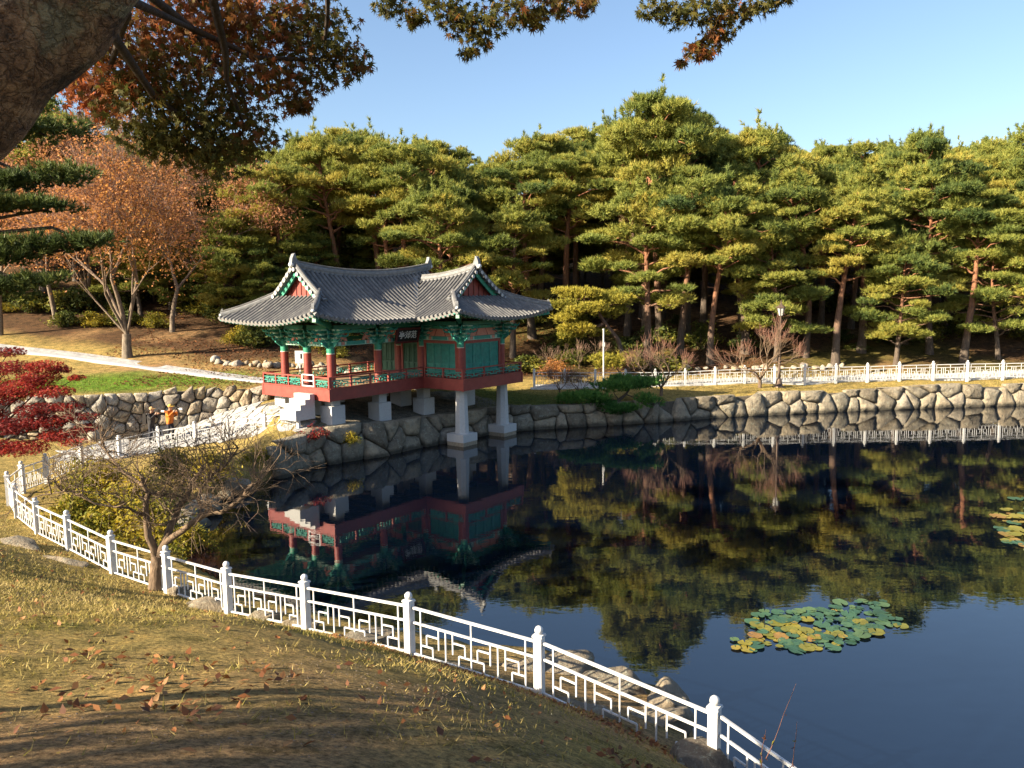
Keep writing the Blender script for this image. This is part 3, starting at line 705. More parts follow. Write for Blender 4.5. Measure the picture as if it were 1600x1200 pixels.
# lintels, purlins, flower boards
def beam(a, b, z, w, h, mat, name='lintel'):
    m = MB(); m.bar(Q(a[0], a[1], z), Q(b[0], b[1], z), w, h, 0); return pbuild(m, name, mat)
SPANS = [((0.75, 0.75), (0.75, 2.5)), ((0.75, 2.5), (0.75, 4.2)), ((0.75, 4.2), (3.7, 4.2)), ((3.7, 4.2), (6.85, 4.2)), ((6.85, 4.2), (6.85, 6.85)), ((6.85, 6.85), (10.2, 6.85)), ((10.2, 6.85), (10.2, 4.2)), ((10.2, 4.2), (10.2, 0.75)),
         ((0.75, 0.75), (3.7, 0.75)), ((3.7, 0.75), (6.85, 0.75)), ((6.85, 0.75), (10.2, 0.75)), ((6.85, 0.75), (6.85, 4.2)), ((0.75, 2.5), (3.7, 2.5))]
for i, (a, b) in enumerate(SPANS):
    av, bv = Vector(a), Vector(b); d = (bv - av).normalized(); a2, b2 = av + d * 0.16, bv - d * 0.16
    beam(a2, b2, 5.40, 0.15, 0.2, MT['teal'], 'lintel')
    if i != 12:
        bd = MB(); LL = (b2 - a2).length
        for f0, f1, mi in ((0.1, 0.16, 0), (0.17, 0.24, 1), (0.25, 0.28, 0), (0.72, 0.75, 0), (0.76, 0.83, 1), (0.84, 0.9, 0)): bd.bar(Q(*(a2 + (b2 - a2) * f0), 5.4), Q(*(a2 + (b2 - a2) * f1), 5.4), 0.156, 0.17, mi)
        bd.bar(Q(*a2, 5.315), Q(*b2, 5.315), 0.158, 0.022, 0); pbuild(bd, 'painted_bands', [MT['pale'], MT['pink']])
    if i == 12: continue
    beam(a2, b2, 5.96, 0.12, 0.16, MT['green'], 'upper_beam'); beam(a2, b2, 6.17, 0.2, 0.2, MT['teal'], 'purlin')
    L = (bv - av).length
    if i in (0, 1, 2, 3, 8, 9):
        nn_ = 1 if L < 2.2 else 2
        for k in range(nn_):
            p = av + d * L * ((k + 0.5) / nn_); m = MB(); A = Vector((d.x, -d.y, 0))
            m.prism([(-0.28, 0), (-0.1, 0), (0, 0.14), (0.1, 0), (0.28, 0), (0.06, 0.36), (-0.06, 0.36)], 0.06, (Q(p.x, p.y, 5.51), A, (0, 0, 1), A.cross(Vector((0, 0, 1)))))
            pbuild(m, 'flower_board', MT['pink'])
    if i in (0, 1):                                             # scalloped pale edge of the lintels over the entrance side
        m = MB(); n = 7
        for k in range(n):
            p = a2 + (b2 - a2) * ((k + 0.5) / n); A = Vector((d.x, -d.y, 0)); w_ = L * 0.4 / n
            m.prism([(-w_, 0), (w_, 0), (w_ * 0.6, 0.07), (0, 0.11), (-w_ * 0.6, 0.07)], 0.02, (Q(p.x - 0.09, p.y, 5.305), A, (0, 0, 1), A.cross(Vector((0, 0, 1)))))
        pbuild(m, 'scalloped_trim', MT['pale'])
# room: red frames, green doors, salmon strips
def doors(a, b, n, mat, outward):
    av, bv = Vector(a), Vector(b); d = (bv - av).normalized(); L = (bv - av).length - 0.34; o0 = av + d * 0.17
    A = Vector((d.x, -d.y, 0)); N_ = Vector((outward[0], -outward[1], 0))
    base = Q(o0.x, o0.y, 0)
    m = MB()
    m.bar(base + Vector((0, 0, 5.22)), base + A * L + Vector((0, 0, 5.22)), 0.16, 0.14); m.bar(base + Vector((0, 0, ZF + 0.06)), base + A * L + Vector((0, 0, ZF + 0.06)), 0.16, 0.16)
    for u in (0.07, L - 0.07): m.bar(base + A * u + Vector((0, 0, ZF + 0.14)), base + A * u + Vector((0, 0, 5.15)), 0.14, 0.14, up=A)
    pbuild(m, 'door_frame', MT['red'])
    m = MB(); m.bar(base + Vector((0, 0, 5.7)), base + A * L + Vector((0, 0, 5.7)), 0.07, 0.38); pbuild(m, 'salmon_panel', MT['pink'])
    m = MB()
    for u in (0.02, 0.33, 0.66, 0.98): m.bar(base + A * (L * u) + N_ * 0.045 + Vector((0, 0, 5.52)), base + A * (L * (u * 0.6 + 0.2)) + N_ * 0.045 + Vector((0, 0, 5.88)), 0.02, 0.02)
    pbuild(m, 'panel_moulding', MT['red'])
    W = (L - 0.3) / n
    for k in range(n):
        x0 = 0.15 + k * W + 0.008; x1 = 0.15 + (k + 1) * W - 0.008; z0, z1 = ZF + 0.15, 5.145
        c = base + A * ((x0 + x1) / 2) + Vector((0, 0, (z0 + z1) / 2))
        f = MB()
        for x in (x0 + 0.03, x1 - 0.03): f.bar(base + A * x + Vector((0, 0, z0)), base + A * x + Vector((0, 0, z1)), 0.06, 0.06, up=A)
        for z in (z0 + 0.035, z0 + 0.5, z1 - 0.035): f.bar(base + A * (x0 + 0.06) + Vector((0, 0, z)), base + A * (x1 - 0.06) + Vector((0, 0, z)), 0.05, 0.07)
        od = pbuild(f, 'door', mat)
        p = MB(); p.bar(base + A * (x0 + 0.06) - N_ * 0.012 + Vector((0, 0, (z0 + z1) / 2)), base + A * (x1 - 0.06) - N_ * 0.012 + Vector((0, 0, (z0 + z1) / 2)), 0.012, z1 - z0 - 0.08); pbuild(p, 'door_panel', mat, od)
        lt = MB(); nv = 5
        for q in range(1, nv): 
            x = x0 + 0.06 + (x1 - x0 - 0.12) * q / nv; lt.bar(base + A * x + Vector((0, 0, z0 + 0.54)), base + A * x + Vector((0, 0, z1 - 0.07)), 0.014, 0.014, up=A)
        for q in range(1, 13):
            z = z0 + 0.54 + (z1 - z0 - 0.61) * q / 13; lt.bar(base + A * (x0 + 0.06) + N_ * 0.003 + Vector((0, 0, z)), base + A * (x1 - 0.06) + N_ * 0.003 + Vector((0, 0, z)), 0.014, 0.014)
        pbuild(lt, 'door_lattice', mat, od)
doors((6.85, 4.2), (6.85, 6.85), 4, MT['teal'], (-1, 0))
doors((6.85, 6.85), (10.2, 6.85), 4, MT['teal'], (0, 1))
doors((6.85, 0.75), (6.85, 2.5), 3, MT['darkgreen'], (-1, 0))
doors((6.85, 2.5), (6.85, 4.2), 3, MT['darkgreen'], (-1, 0))
doors((10.2, 6.85), (10.2, 4.2), 4, MT['teal'], (1, 0)); doors((10.2, 4.2), (10.2, 0.75), 4, MT['teal'], (1, 0)); doors((6.85, 0.75), (10.2, 0.75), 4, MT['teal'], (0, -1))
# ------------------------------------------------------------------ roof
ZE = 6.42; S0, S1, T0, T1 = -1.3, 12.85, -1.5, 5.6; TR = 2.05; WS0, WT1, WSR = 4.95, 8.35, 8.6
RUN_M, RUN_W = T1 - TR, WSR - WS0
GS, GT = 0.6, 6.5                                               # verge of the left gable, verge of the wing gable
def hprof(x): return 0.6 * x + 0.4 * x * x
def zrm(s): return 8.62 + 0.42 * ((s - 4.9) / 4.6) ** 2
def zrw(t): return 8.42 + 0.55 * (max(0, t - 2.6) / 4.0) ** 2
CORN = [(S0, T0), (S0, T1), (WS0, WT1), (S1, WT1), (S1, T0)]
def lift(s, t):
    d = min(math.hypot(s - a, t - b) for a, b in CORN); k = max(0.0, 1 - d / 3.6); return (0.2 if s < 2 and t < 2 else 0.46) * k * k
def zmain(s, e, t): return ZE + (zrm(min(s, 9.8)) - ZE) * hprof(min(1, e / RUN_M)) + lift(s, t)
def zwing(t, e, s): return ZE + (zrw(t) - ZE) * hprof(min(1, e / RUN_W)) + lift(s, t)
NSEG = 9
def row_path(kind, q):
    """list of (s,t,z) from the eave upwards for the tile row at position q of one slope"""
    out = []
    if kind == 'front':
        s = q; e0, e1 = 0.0, RUN_M
        if s < GS: e1 = min(RUN_M, s - S0)
        if s > WS0:
            e0 = next((e for e in np.linspace(0, RUN_M, 120) if T1 - e < T1 and zmain(s, e, T1 - e) >= zwing(T1 - e, min(s - WS0, RUN_W), s) - 0.01), None)
            if e0 is None or s > WSR + 1.0: return None
        f = lambda e: (s, T1 - e, zmain(s, e, T1 - e))
    elif kind == 'back':
        s = q; e0, e1 = 0.0, RUN_M
        if s < GS: e1 = min(RUN_M, s - S0)
        if s > 9.9: e1 = min(RUN_M, S1 - s)
        f = lambda e: (s, T0 + e, zmain(s, e, T0 + e))
    elif kind == 'left':
        t = q; e0, e1 = 0.0, min(1.95, T1 - t, t - T0); f = lambda e: (S0 + e, t, zmain(S0 + e, e, t))
    elif kind == 'wleft':
        t = q; e0, e1 = 0.0, RUN_W
        if t > GT: e1 = min(RUN_W, WT1 - t)
        if t < T1:
            e0 = next((e for e in np.linspace(0, RUN_W, 120) if zwing(t, e, WS0 + e) >= zmain(WS0 + e, min(T1 - t, RUN_M), t) - 0.01), None)
            if e0 is None: return None
        f = lambda e: (WS0 + e, t, zwing(t, e, WS0 + e))
    elif kind == 'wright':
        t = q; e0, e1 = 0.0, S1 - WSR
        if t > GT: e1 = min(e1, WT1 - t)
        k = RUN_W / (S1 - WSR)
        f = lambda e: (S1 - e, t, zwing(t, e * k, S1 - e))
    elif kind == 'wfront':
        s = q; e0, e1 = 0.0, min(1.9, s - WS0, S1 - s); f = lambda e: (s, WT1 - e, zwing(WT1 - e, e, s))
    if e1 - e0 < 0.12: return None
    return [f(e0 + (e1 - e0) * i / NSEG) for i in range(NSEG + 1)], e0 < 0.05
roof = link('roof', bpy.data.meshes.new('roof'), pav)                       # the roof carries its tile rows and ridges
SL = {'front': (S0, WSR + 1.0), 'left': (T0, T1), 'wleft': (2.3, WT1), 'wfront': (WS0, S1), 'back': (S0, S1), 'wright': (T0 + 2.0, WT1)}
sheet = MB(); soff = MB(); raft = MB()
for kind, (q0, q1) in SL.items():
    sp = 0.285; n = int((q1 - q0) / sp); cols = []
    qs = [q0 + 0.02 + (q1 - q0 - 0.04) * i / n for i in range(n + 1)]
    for q in qs: cols.append(row_path(kind, q))
    for a, b in zip(cols, cols[1:]):
        if a is None or b is None: continue
        A, B = a[0], b[0]
        if kind == 'front' and (qs[cols.index(a)] < GS) != (qs[cols.index(b)] < GS): pass
        for i in range(NSEG):
            vs = [Q(*A[i]), Q(*B[i]), Q(*B[i + 1]), Q(*A[i + 1])]
            sheet.add(vs, [(0, 1, 2, 3)]); soff.add([v - Vector((0, 0, 0.11)) for v in vs], [(3, 2, 1, 0)])
    if kind in ('front', 'left', 'wleft', 'wfront'):
        for ci, q in enumerate(qs[:-1]):
            r = row_path(kind, q + sp * 0.5)
            if r is None: continue
            pth, eave = r; m = MB(); P_ = [Q(*p) for p in pth]
            if eave: P_[0] = P_[0] + (P_[0] - P_[1]).normalized() * 0.06
            n_ = len(P_); rad = 0.088; vs = []
            d0 = (P_[1] - P_[0]); sd_ = d0.cross(Vector((0, 0, 1))).normalized()
            for i, p in enumerate(P_):
                t_ = (P_[min(i + 1, n_ - 1)] - P_[max(i - 1, 0)]).normalized(); up_ = sd_.cross(t_)
                for k in range(5):
                    a_ = math.pi * k / 4; vs.append(p + sd_ * math.cos(a_) * rad + up_ * (math.sin(a_) * rad * 1.5 + 0.005))
            fs = [(i * 5 + k, (i + 1) * 5 + k, (i + 1) * 5 + k + 1, i * 5 + k + 1)[::-1] for i in range(n_ - 1) for k in range(4)]
            m.add(vs, fs, 0, True)
            if eave:                                            # round end tile and the drip tile beside it
                t_ = d0.normalized(); up_ = sd_.cross(t_); c = P_[0] + up_ * 0.03 - t_ * 0.004
                m.add([c + (sd_ * math.cos(2 * math.pi * k / 10) + up_ * math.sin(2 * math.pi * k / 10)) * 0.098 for k in range(10)], [tuple(range(10))], 1)
                m.add([c + t_ * 0.05 + (sd_ * math.cos(2 * math.pi * k / 10) + up_ * math.sin(2 * math.pi * k / 10)) * 0.098 for k in range(10)] + [c + (sd_ * math.cos(2 * math.pi * k / 10) + up_ * math.sin(2 * math.pi * k / 10)) * 0.098 for k in range(10)], [(k, (k + 1) % 10, 10 + (k + 1) % 10, 10 + k) for k in range(10)], 1, True)
                dc = P_[0] + sd_ * sp / 2 - up_ * 0.02; m.add([dc + sd_ * 0.1 + up_ * 0.03, dc - sd_ * 0.1 + up_ * 0.03, dc - sd_ * 0.07 - up_ * 0.1, dc + sd_ * 0.07 - up_ * 0.1], [(0, 1, 2, 3)], 1)
            o = pbuild(m, 'tile_row', [MT['tile'], MT['tilecap']], roof)
    # two tiers of rafters with pale ends
    qn = int((q1 - q0) / 0.33)
    for i in range(qn + 1):
        r = row_path(kind, q0 + 0.05 + (q1 - q0 - 0.1) * i / qn)
        if r is None or not r[1]: continue
        pth = [Q(*p) for p in r[0]]; d = (pth[1] - pth[0]); d = d / max(1e-6, math.hypot(d.x, d.y))
        Lh = min(2.3, sum(math.hypot(b.x - a.x, b.y - a.y) for a, b in zip(pth, pth[1:])))
        a = pth[0] + d * 0.1 - Vector((0, 0, 0.17)); b = pth[0] + d * min(Lh, 0.9) - Vector((0, 0, 0.17)); raft.bar(a, b, 0.085, 0.085, 0); raft.bar(a - d * 0.006, a, 0.08, 0.08, 1)
        if Lh > 0.7:
            a = pth[0] + d * 0.5 - Vector((0, 0, 0.3)); b = pth[0] + d * Lh - Vector((0, 0, 0.22)); raft.tube([a, b], 0.062, 7, 0); raft.tube([a - d * 0.012, a], 0.058, 7, 1)
roof.data = sheet.mesh('roof', plain('dark_channel_tile', (0.075, 0.078, 0.085), (0.045, 0.047, 0.052), 0.7, 6.0, 0.2)); pbuild(soff, 'soffit', MT['teal'], roof); tag(pbuild(raft, 'rafters', [MT['green'], MT['pale']], roof), kind='stuff')
fb = MB()                                                       # green eave board below the tiles
def eavepath(pts): return [Q(*p) - Vector((0, 0, 0.1)) for p in pts]
E_F = [(s, T1, zmain(s, 0, T1)) for s in np.linspace(S0, WS0, 24)]; E_L = [(S0, t, zmain(S0, 0, t)) for t in np.linspace(T0, T1, 26)]
E_WL = [(WS0, t, zwing(t, 0, WS0)) for t in np.linspace(T1, WT1, 14)]; E_WF = [(s, WT1, zwing(WT1, 0, s)) for s in np.linspace(WS0, S1, 26)]
for e_, dx in ((E_F, (0, 1)), (E_L, (1, 0)), (E_WL, (1, 0)), (E_WF, (0, 1))):
    pp = [v + Vector((dx[0] * 0.08, dx[1] * 0.08, -0.02)) for v in eavepath(e_)]; fb.sweep(pp, 0.06, 0.09)
pbuild(fb, 'eave_board', MT['teal'], roof)
# ridges
def ridge(pts, w, h, name='ridge'):
    m = MB(); P_ = [Q(*p) for p in pts]; m.sweep(P_, w, h, 0); m.sweep([p + Vector((0, 0, h * 0.98)) for p in P_], w * 0.62, 0.09, 1)
    m.sweep([p + Vector((0, 0, h * 0.35)) for p in P_], w * 1.12, h * 0.12, 1)
    return pbuild(m, name, [MT['ridge'], MT['tile']], roof)
def finial(p, out, sc=1.0):
    m = MB(); A = Vector(out).normalized(); o = Q(*p)
    m.prism([(-0.16, 0), (0.1, 0), (0.2, 0.2), (0.16, 0.42), (0.06, 0.62), (-0.02, 0.66), (-0.06, 0.5), (-0.14, 0.36)], 0.2 * sc, (o, A * sc, Vector((0, 0, sc)), A.cross(Vector((0, 0, 1)))), 0)
    m.ball(o + A * 0.16 * sc + Vector((0, 0, 0.13 * sc)), 0.13 * sc, 8, 6, 1)
    return pbuild(m, 'ridge_end_tile', [MT['ridge'], MT['plaster']], roof)
ridge([(s, TR, zrm(s) - 0.05) for s in np.linspace(GS - 0.05, 9.75, 20)], 0.3, 0.32, 'main_ridge'); finial((GS - 0.05, TR, zrm(GS)), (-1, 0, 0)); finial((9.75, TR, zrm(9.75)), (1, 0, 0))
ridge([(WSR, t, zrw(t) - 0.05) for t in np.linspace(2.7, GT + 0.05, 14)], 0.3, 0.3, 'wing_ridge'); finial((WSR, GT + 0.05, zrw(GT)), (0, -1, 0))
eh = 1.85
for side in (0, 1):                                             # left gable: verge ridges and hips, near and far
    f_ = (lambda e: (GS, T1 - e, zmain(GS, e, T1 - e))) if side == 0 else (lambda e: (GS, T0 + e, zmain(GS, e, T0 + e)))
    ridge([f_(e) for e in np.linspace(RUN_M - 0.1, eh - 0.35, 8)], 0.22, 0.22, 'verge_ridge')
    h_ = (lambda e: (S0 + e, T1 - e, zmain(S0 + e, e, T1 - e))) if side == 0 else (lambda e: (S0 + e, T0 + e, zmain(S0 + e, e, T0 + e)))
    ridge([h_(e) for e in np.linspace(eh + 0.25, 0.12, 10)], 0.24, 0.24, 'hip_ridge')
    p = h_(0.14); finial((p[0], p[1], p[2] + 0.02), (-1, -1 if side == 0 else 1, 0), 0.6)
for side in (0, 1):                                             # wing gable
    k = RUN_W / (S1 - WSR)
    f_ = (lambda e: (WS0 + e, GT, zwing(GT, e, WS0 + e))) if side == 0 else (lambda e: (S1 - e, GT, zwing(GT, e * k, S1 - e)))
    ridge([f_(e) for e in np.linspace((RUN_W if side == 0 else S1 - WSR) - 0.1, eh - 0.35, 8)], 0.22, 0.22, 'verge_ridge')
    h_ = (lambda e: (WS0 + e, WT1 - e, zwing(WT1 - e, e, WS0 + e))) if side == 0 else (lambda e: (S1 - e, WT1 - e, zwing(WT1 - e, e, S1 - e)))
    ridge([h_(e) for e in np.linspace(eh + 0.25, 0.12, 10)], 0.24, 0.24, 'hip_ridge')
    p = h_(0.14); finial((p[0], p[1], p[2] + 0.02), (-1 if side == 0 else 1, -1, 0), 0.6)
vp = []                                                         # valley between main roof and wing
for e in np.linspace(0, RUN_M - 0.25, 12):
    t = T1 - e; s = min(WS0 + e * 1.04, WSR); vp.append((s, t, max(zmain(s, e, t), zwing(t, s - WS0, s)) - 0.02))
m = MB(); m.sweep([Q(*p) for p in vp], 0.3, 0.09, 0)
pbuild(m, 'valley_tiles', MT['ridge'], roof)
# gable walls, barge boards, verge end tiles
def gable(pt, zfun, half, run, N_, base_e, lab):
    # pt(e,side) -> position in the gable plane
    m = MB(); zt = zfun(run); apex = pt(run, 0)
    L_ = pt(base_e, 0); R2 = pt(base_e, 1)
    inn = -Vector(N_) * 0.32
    tri = [Q(*L_) + inn, Q(*R2) + inn, Q(*apex) + inn - Vector((0, 0, 0.25))]
    zb_ = min(tri[0].z, tri[1].z) - 0.1
    tri[0].z = zb_; tri[1].z = zb_
    m.add(tri + [t - Vector(N_) * 0.06 for t in tri], [(0, 1, 2), (5, 4, 3), (0, 3, 4, 1), (1, 4, 5, 2), (2, 5, 3, 0)])
    pbuild(m, 'gable_wall', MT['red'], roof)
    g2 = MB()
    for u in (0.3, 0.4, 0.5, 0.6, 0.7):
        a = tri[0].lerp(tri[1], u); b = Vector((a.x, a.y, zb_ + (tri[2].z - zb_) * (1 - abs(u - 0.5) * 2) * 0.9)); g2.bar(a + Vector(N_) * 0.02, b + Vector(N_) * 0.02, 0.03, 0.03)
    pbuild(g2, 'gable_batten', MT['darkred'], roof)
    sl = MB(); sl.bar(tri[0] + Vector(N_) * 0.1 + Vector((0, 0, 0.12)), tri[1] + Vector(N_) * 0.1 + Vector((0, 0, 0.12)), 0.16, 0.12); pbuild(sl, 'gable_sill', MT['plaster'], roof)
    for side in (0, 1):
        b_ = MB(); es = np.linspace(run - 0.02, base_e - 0.15, 8)
        pp = [Q(*pt(e, side)) - Vector(N_) * 0.06 - Vector((0, 0, 0.34)) for e in es]; b_.sweep(pp, 0.05, 0.22); pbuild(b_, 'barge_board', MT['green'], roof)
        v_ = MB()
        for e in np.arange(base_e, run - 0.1, 0.24):
            c = Q(*pt(e, side)) + Vector((0, 0, 0.02)); v_.tube([c - Vector(N_) * 0.2, c + Vector(N_) * 0.2], 0.085, 9, 0); v_.tube([c + Vector(N_) * 0.2, c + Vector(N_) * 0.215], 0.095, 9, 1)
        pbuild(v_, 'verge_tiles', [MT['tile'], MT['granite']], roof)
gable(lambda e, sd_: (GS, T1 - e if sd_ == 0 else T0 + e, zmain(GS, e, TR)), lambda e: 0, 0, RUN_M, (-1, 0, 0), 1.75, 'left')
gable(lambda e, sd_: (WS0 + e if sd_ == 0 else S1 - e * (S1 - WSR) / RUN_W, GT, zwing(GT, e, WSR)), lambda e: 0, 0, RUN_W, (0, -1, 0), 1.75, 'wing')
gb = MB()                                                        # hidden far gable closes the roof
gb.add([Q(9.8, T1 - 1.5, zmain(9.8, 1.5, TR) - 0.1), Q(9.8, T0 + 1.5, zmain(9.8, 1.5, TR) - 0.1), Q(9.8, TR, zrm(9.8) - 0.1)], [(0, 1, 2)]); pbuild(gb, 'gable_wall', MT['red'], roof)
cl = MB(); slab(cl, 0.75, 6.85, 0.75, 4.2, 6.26, 6.3); slab(cl, 6.85, 10.2, 0.75, 6.85, 6.26, 6.3); pbuild(cl, 'ceiling', MT['darkwood'])
# corner (angle) rafters with pale painted heads
for (a, b) in (((S0, T1), (0.75, 4.2)), ((S0, T0), (0.75, 0.75)), ((WS0, WT1), (6.85, 6.85)), ((S1, WT1), (10.2, 6.85))):
    m = MB(); A = Q(a[0], a[1], ZE + 0.22); B = Q(b[0], b[1], 6.25); A = A.lerp(B, 0.07); m.bar(A, B, 0.17, 0.24, 0); m.bar(A, A + (A - B).normalized() * 0.02, 0.16, 0.22, 1); pbuild(m, 'angle_rafter', [MT['green'], MT['pale']])
# piers
def pier(s, t, ztop, zb, w1=0.5, w2=0.8, hb=0.85):
    m = MB(); m.box(Q(s, t, (ztop + zb + hb) / 2 - 0.02), (w1, w1, ztop - zb - hb + 0.04), 0, 0); m.box(Q(s, t, zb + hb / 2 - 0.15), (w2, w2, hb + 0.3)); return pbuild(m, 'pier', MT['granite'])
for (s, t) in COLS:
    if t > 5: continue
    p = pav.matrix_basis @ Q(s, t, 0) if False else (Matrix.Rotation(TH, 3, 'Z') @ Q(s, t, 0) + Vector((-12.18, 37.75, 0)))
    zb = landz(p.x, p.y) if seg_dist(np.array([p.x]), np.array([p.y]), POND)[0] > 0.3 else 0.0
    pier(s, t, ZB + 0.3, zb)
for (s, t) in ((6.85, 6.85), (10.2, 6.85)):
    m = MB(); n = 8; vs = []
    for z, w in ((0.55, 0.66), (1.6, 0.6), (ZB + 0.3, 0.5)):
        for k in range(8):
            a = math.pi / 8 + k * math.pi / 4; vs.append(Q(s, t, z) + Vector((math.cos(a), math.sin(a), 0)) * w * 0.56)
    m.add(vs, [(j * 8 + k, j * 8 + (k + 1) % 8, (j + 1) * 8 + (k + 1) % 8, (j + 1) * 8 + k) for j in range(2) for k in range(8)])
    o = pbuild(m, 'water_pillar', MT['granite'])
    b = MB(); b.box(Q(s, t, 0.4), (1.1, 1.1, 0.4)); b.box(Q(s, t, -0.15), (1.08, 1.08, 0.699), 0, 1); pbuild(b, 'pillar_base', [MT['granite'], plain('stained_granite', (0.34, 0.28, 0.2), (0.22, 0.18, 0.13), 0.8, 8)], o)
# signboard under the eave
sg = empty('name_board', (0, 0, 0)); sg.parent = None
_rot = Matrix.Rotation(TH, 3, 'Z')
sc_ = _rot @ Q(5.35, 4.62, 5.62) + Vector((-12.18, 37.75, 0))
sg.location = sc_; sg.rotation_euler = (0, 0, TH); tag(sg, 'black name board with white characters hanging under the pavilion eave', 'sign')
tl = math.radians(14); Bv = Vector((0, -math.sin(tl), math.cos(tl))); Cv = Vector((0, -math.cos(tl), -math.sin(tl)))
m = MB(); m.prism([(-0.72, -0.3), (0.72, -0.3), (0.72, 0.3), (-0.72, 0.3)], 0.06, ((0, 0, 0), (1, 0, 0), Bv, Cv)); m.build('board', MT['black'], sg)
m = MB()
for pts in ([(-0.82, -0.4), (0.82, -0.4), (0.72, -0.3), (-0.72, -0.3)], [(-0.82, 0.4), (-0.72, 0.3), (0.72, 0.3), (0.82, 0.4)], [(-0.82, -0.4), (-0.72, -0.3), (-0.72, 0.3), (-0.82, 0.4)], [(0.82, -0.4), (0.82, 0.4), (0.72, 0.3), (0.72, -0.3)]):
    m.prism(pts, 0.1, (Cv * 0.02, (1, 0, 0), Bv, Cv))
m.build('frame', MT['darkred'], sg)
cu = bpy.data.curves.new('lettering', 'FONT'); cu.body = '亭郊范'; cu.align_x = 'CENTER'; cu.align_y = 'CENTER'; cu.size = 0.42; cu.extrude = 0.006; cu.offset = 0.006
to = bpy.data.objects.new('lettering', cu); COL.objects.link(to)
dg = bpy.context.evaluated_depsgraph_get(); tm = bpy.data.meshes.new_from_object(to.evaluated_get(dg)); bpy.data.objects.remove(to)
tm.materials.clear(); tm.materials.append(MT['lettering'])
lo_ = link('lettering', tm, sg)
lo_.matrix_local = Matrix(((1, 0, 0), Bv, -Cv)).transposed().to_4x4() if False else Matrix.Translation(Cv * 0.04) @ Matrix((Vector((1, 0, 0)), Bv, Cv)).transposed().to_4x4()
# stone steps on the entrance side
stp = empty('entrance_steps', tuple(_rot @ Q(-0.05, 3.45, 0) + Vector((-12.18, 37.75, 2.2))), TH); tag(stp, 'white granite steps leading up to the pavilion gate', 'steps')
for k in range(4):
    h = (4 - k) * 0.22 + 0.25; m = MB(); m.box((-0.22 - 0.27 * k, 0, h / 2 - 0.15), (0.27, 1.15, h)); m.build('step', MT['granite'], stp)

# ------------------------------------------------------------------ white fences
HALF = [(0.0, 0, 0.0, 1), (0.12, 0.7, 0.36, 0.7), (0.12, 0.34, 0.12, 0.7), (0.0, 0.34, 0.24, 0.34), (0.24, 0.0, 0.24, 0.34), (0.36, 0.34, 0.36, 1.0), (0.5, 0, 0.5, 1), (0.64, 0.34, 0.64, 1.0), (0.64, 0.7, 0.88, 0.7), (0.88, 0.34, 0.88, 0.7), (0.76, 0.34, 1.0, 0.34), (0.76, 0.0, 0.76, 0.34)]
def post_mesh(h):
    m = MB(); m.box((0, 0, (h - 0.17) / 2 - 0.1), (0.14, 0.14, h - 0.17 + 0.2)); m.box((0, 0, h - 0.155), (0.178, 0.178, 0.035), 0, 0, 0.9); m.ball((0, 0, h - 0.07), 0.072, 10, 7)
    m.tube([(0, 0, h - 0.14), (0, 0, h - 0.1)], 0.04, 8); return m.mesh('post', MT['whitepaint'])
PM12, PM13 = post_mesh(1.2), post_mesh(1.28)
def fence(posts, label, pm, hs, nsep, rail_w=0.045, bar_w=0.028, low=None):
    full = hs
    root = empty('fence', posts[0]); tag(root, label, 'fence'); org = Vector(posts[0])
    for i, p in enumerate(posts):
        o = link('post', pm, root); o.location = Vector(p) - org; o.scale.z = 0.85 if low is not None and i >= low else 1.0
        if i + 1 < len(posts):
            q = posts[i + 1]; d = Vector((q[0] - p[0], q[1] - p[1], 0)).normalized(); o.rotation_euler = (0, 0, math.atan2(d.y, d.x))
        else: o.rotation_euler = (0, 0, math.atan2(d.y, d.x))
    for i in range(len(posts) - 1):
        a, b = Vector(posts[i]), Vector(posts[i + 1]); dh = (b - a); dh.z = 0; dn = dh.normalized() * 0.08; 
        hs = tuple(h * 0.85 for h in full) if low is not None and i >= low else full; bw = bar_w * (0.75 if low is not None and i >= low else 1)
        a2 = a + dn + (b - a) * (0.08 / dh.length) * Vector((0, 0, 1)).z * 0; b2 = b - dn
        def pt(u, z): 
            v = a2.lerp(b2, u); return v + Vector((0, 0, z))
        for z, w in ((hs[0], rail_w), (hs[1], rail_w * 0.85), (hs[2], rail_w * 0.85)):
            m = MB(); m.bar(pt(0, z), pt(1, z), w, w); m.build('rail', MT['whitepaint'], root, tuple(org))
        segs = [(u, hs[1], u, hs[0]) for u in (0.07, 0.5, 0.93)]
        for off, w in ((0.07, 0.43), (0.5, 0.43)):
            for (u0, w0, u1, w1) in HALF: segs.append((off + u0 * w, hs[2] + w0 * (hs[1] - hs[2]), off + u1 * w, hs[2] + w1 * (hs[1] - hs[2])))
        segs.append((0.93, hs[2], 0.93, hs[1]))
        jm = MB()
        for (u0, z0, u1, z1) in segs:
            if i < nsep:
                m = MB(); m.bar(pt(u0, z0), pt(u1, z1), bar_w, bar_w, up=(d.y, -d.x, 0.01) if u0 == u1 else (0, 0, 1)); m.build('lattice_bar', MT['whitepaint'], root, tuple(org))
            else: jm.bar(pt(u0, z0), pt(u1, z1), bw, bw)
        if i >= nsep: tag(jm.build('lattice', MT['whitepaint'], root, tuple(org)), kind='stuff')
    return root
fence([(x, y, z) for x, y, z in FP], 'white metal fence curving along the near bank and the plaza', PM12, (0.93, 0.66, 0.08), 8, 0.04, 0.024, 14)
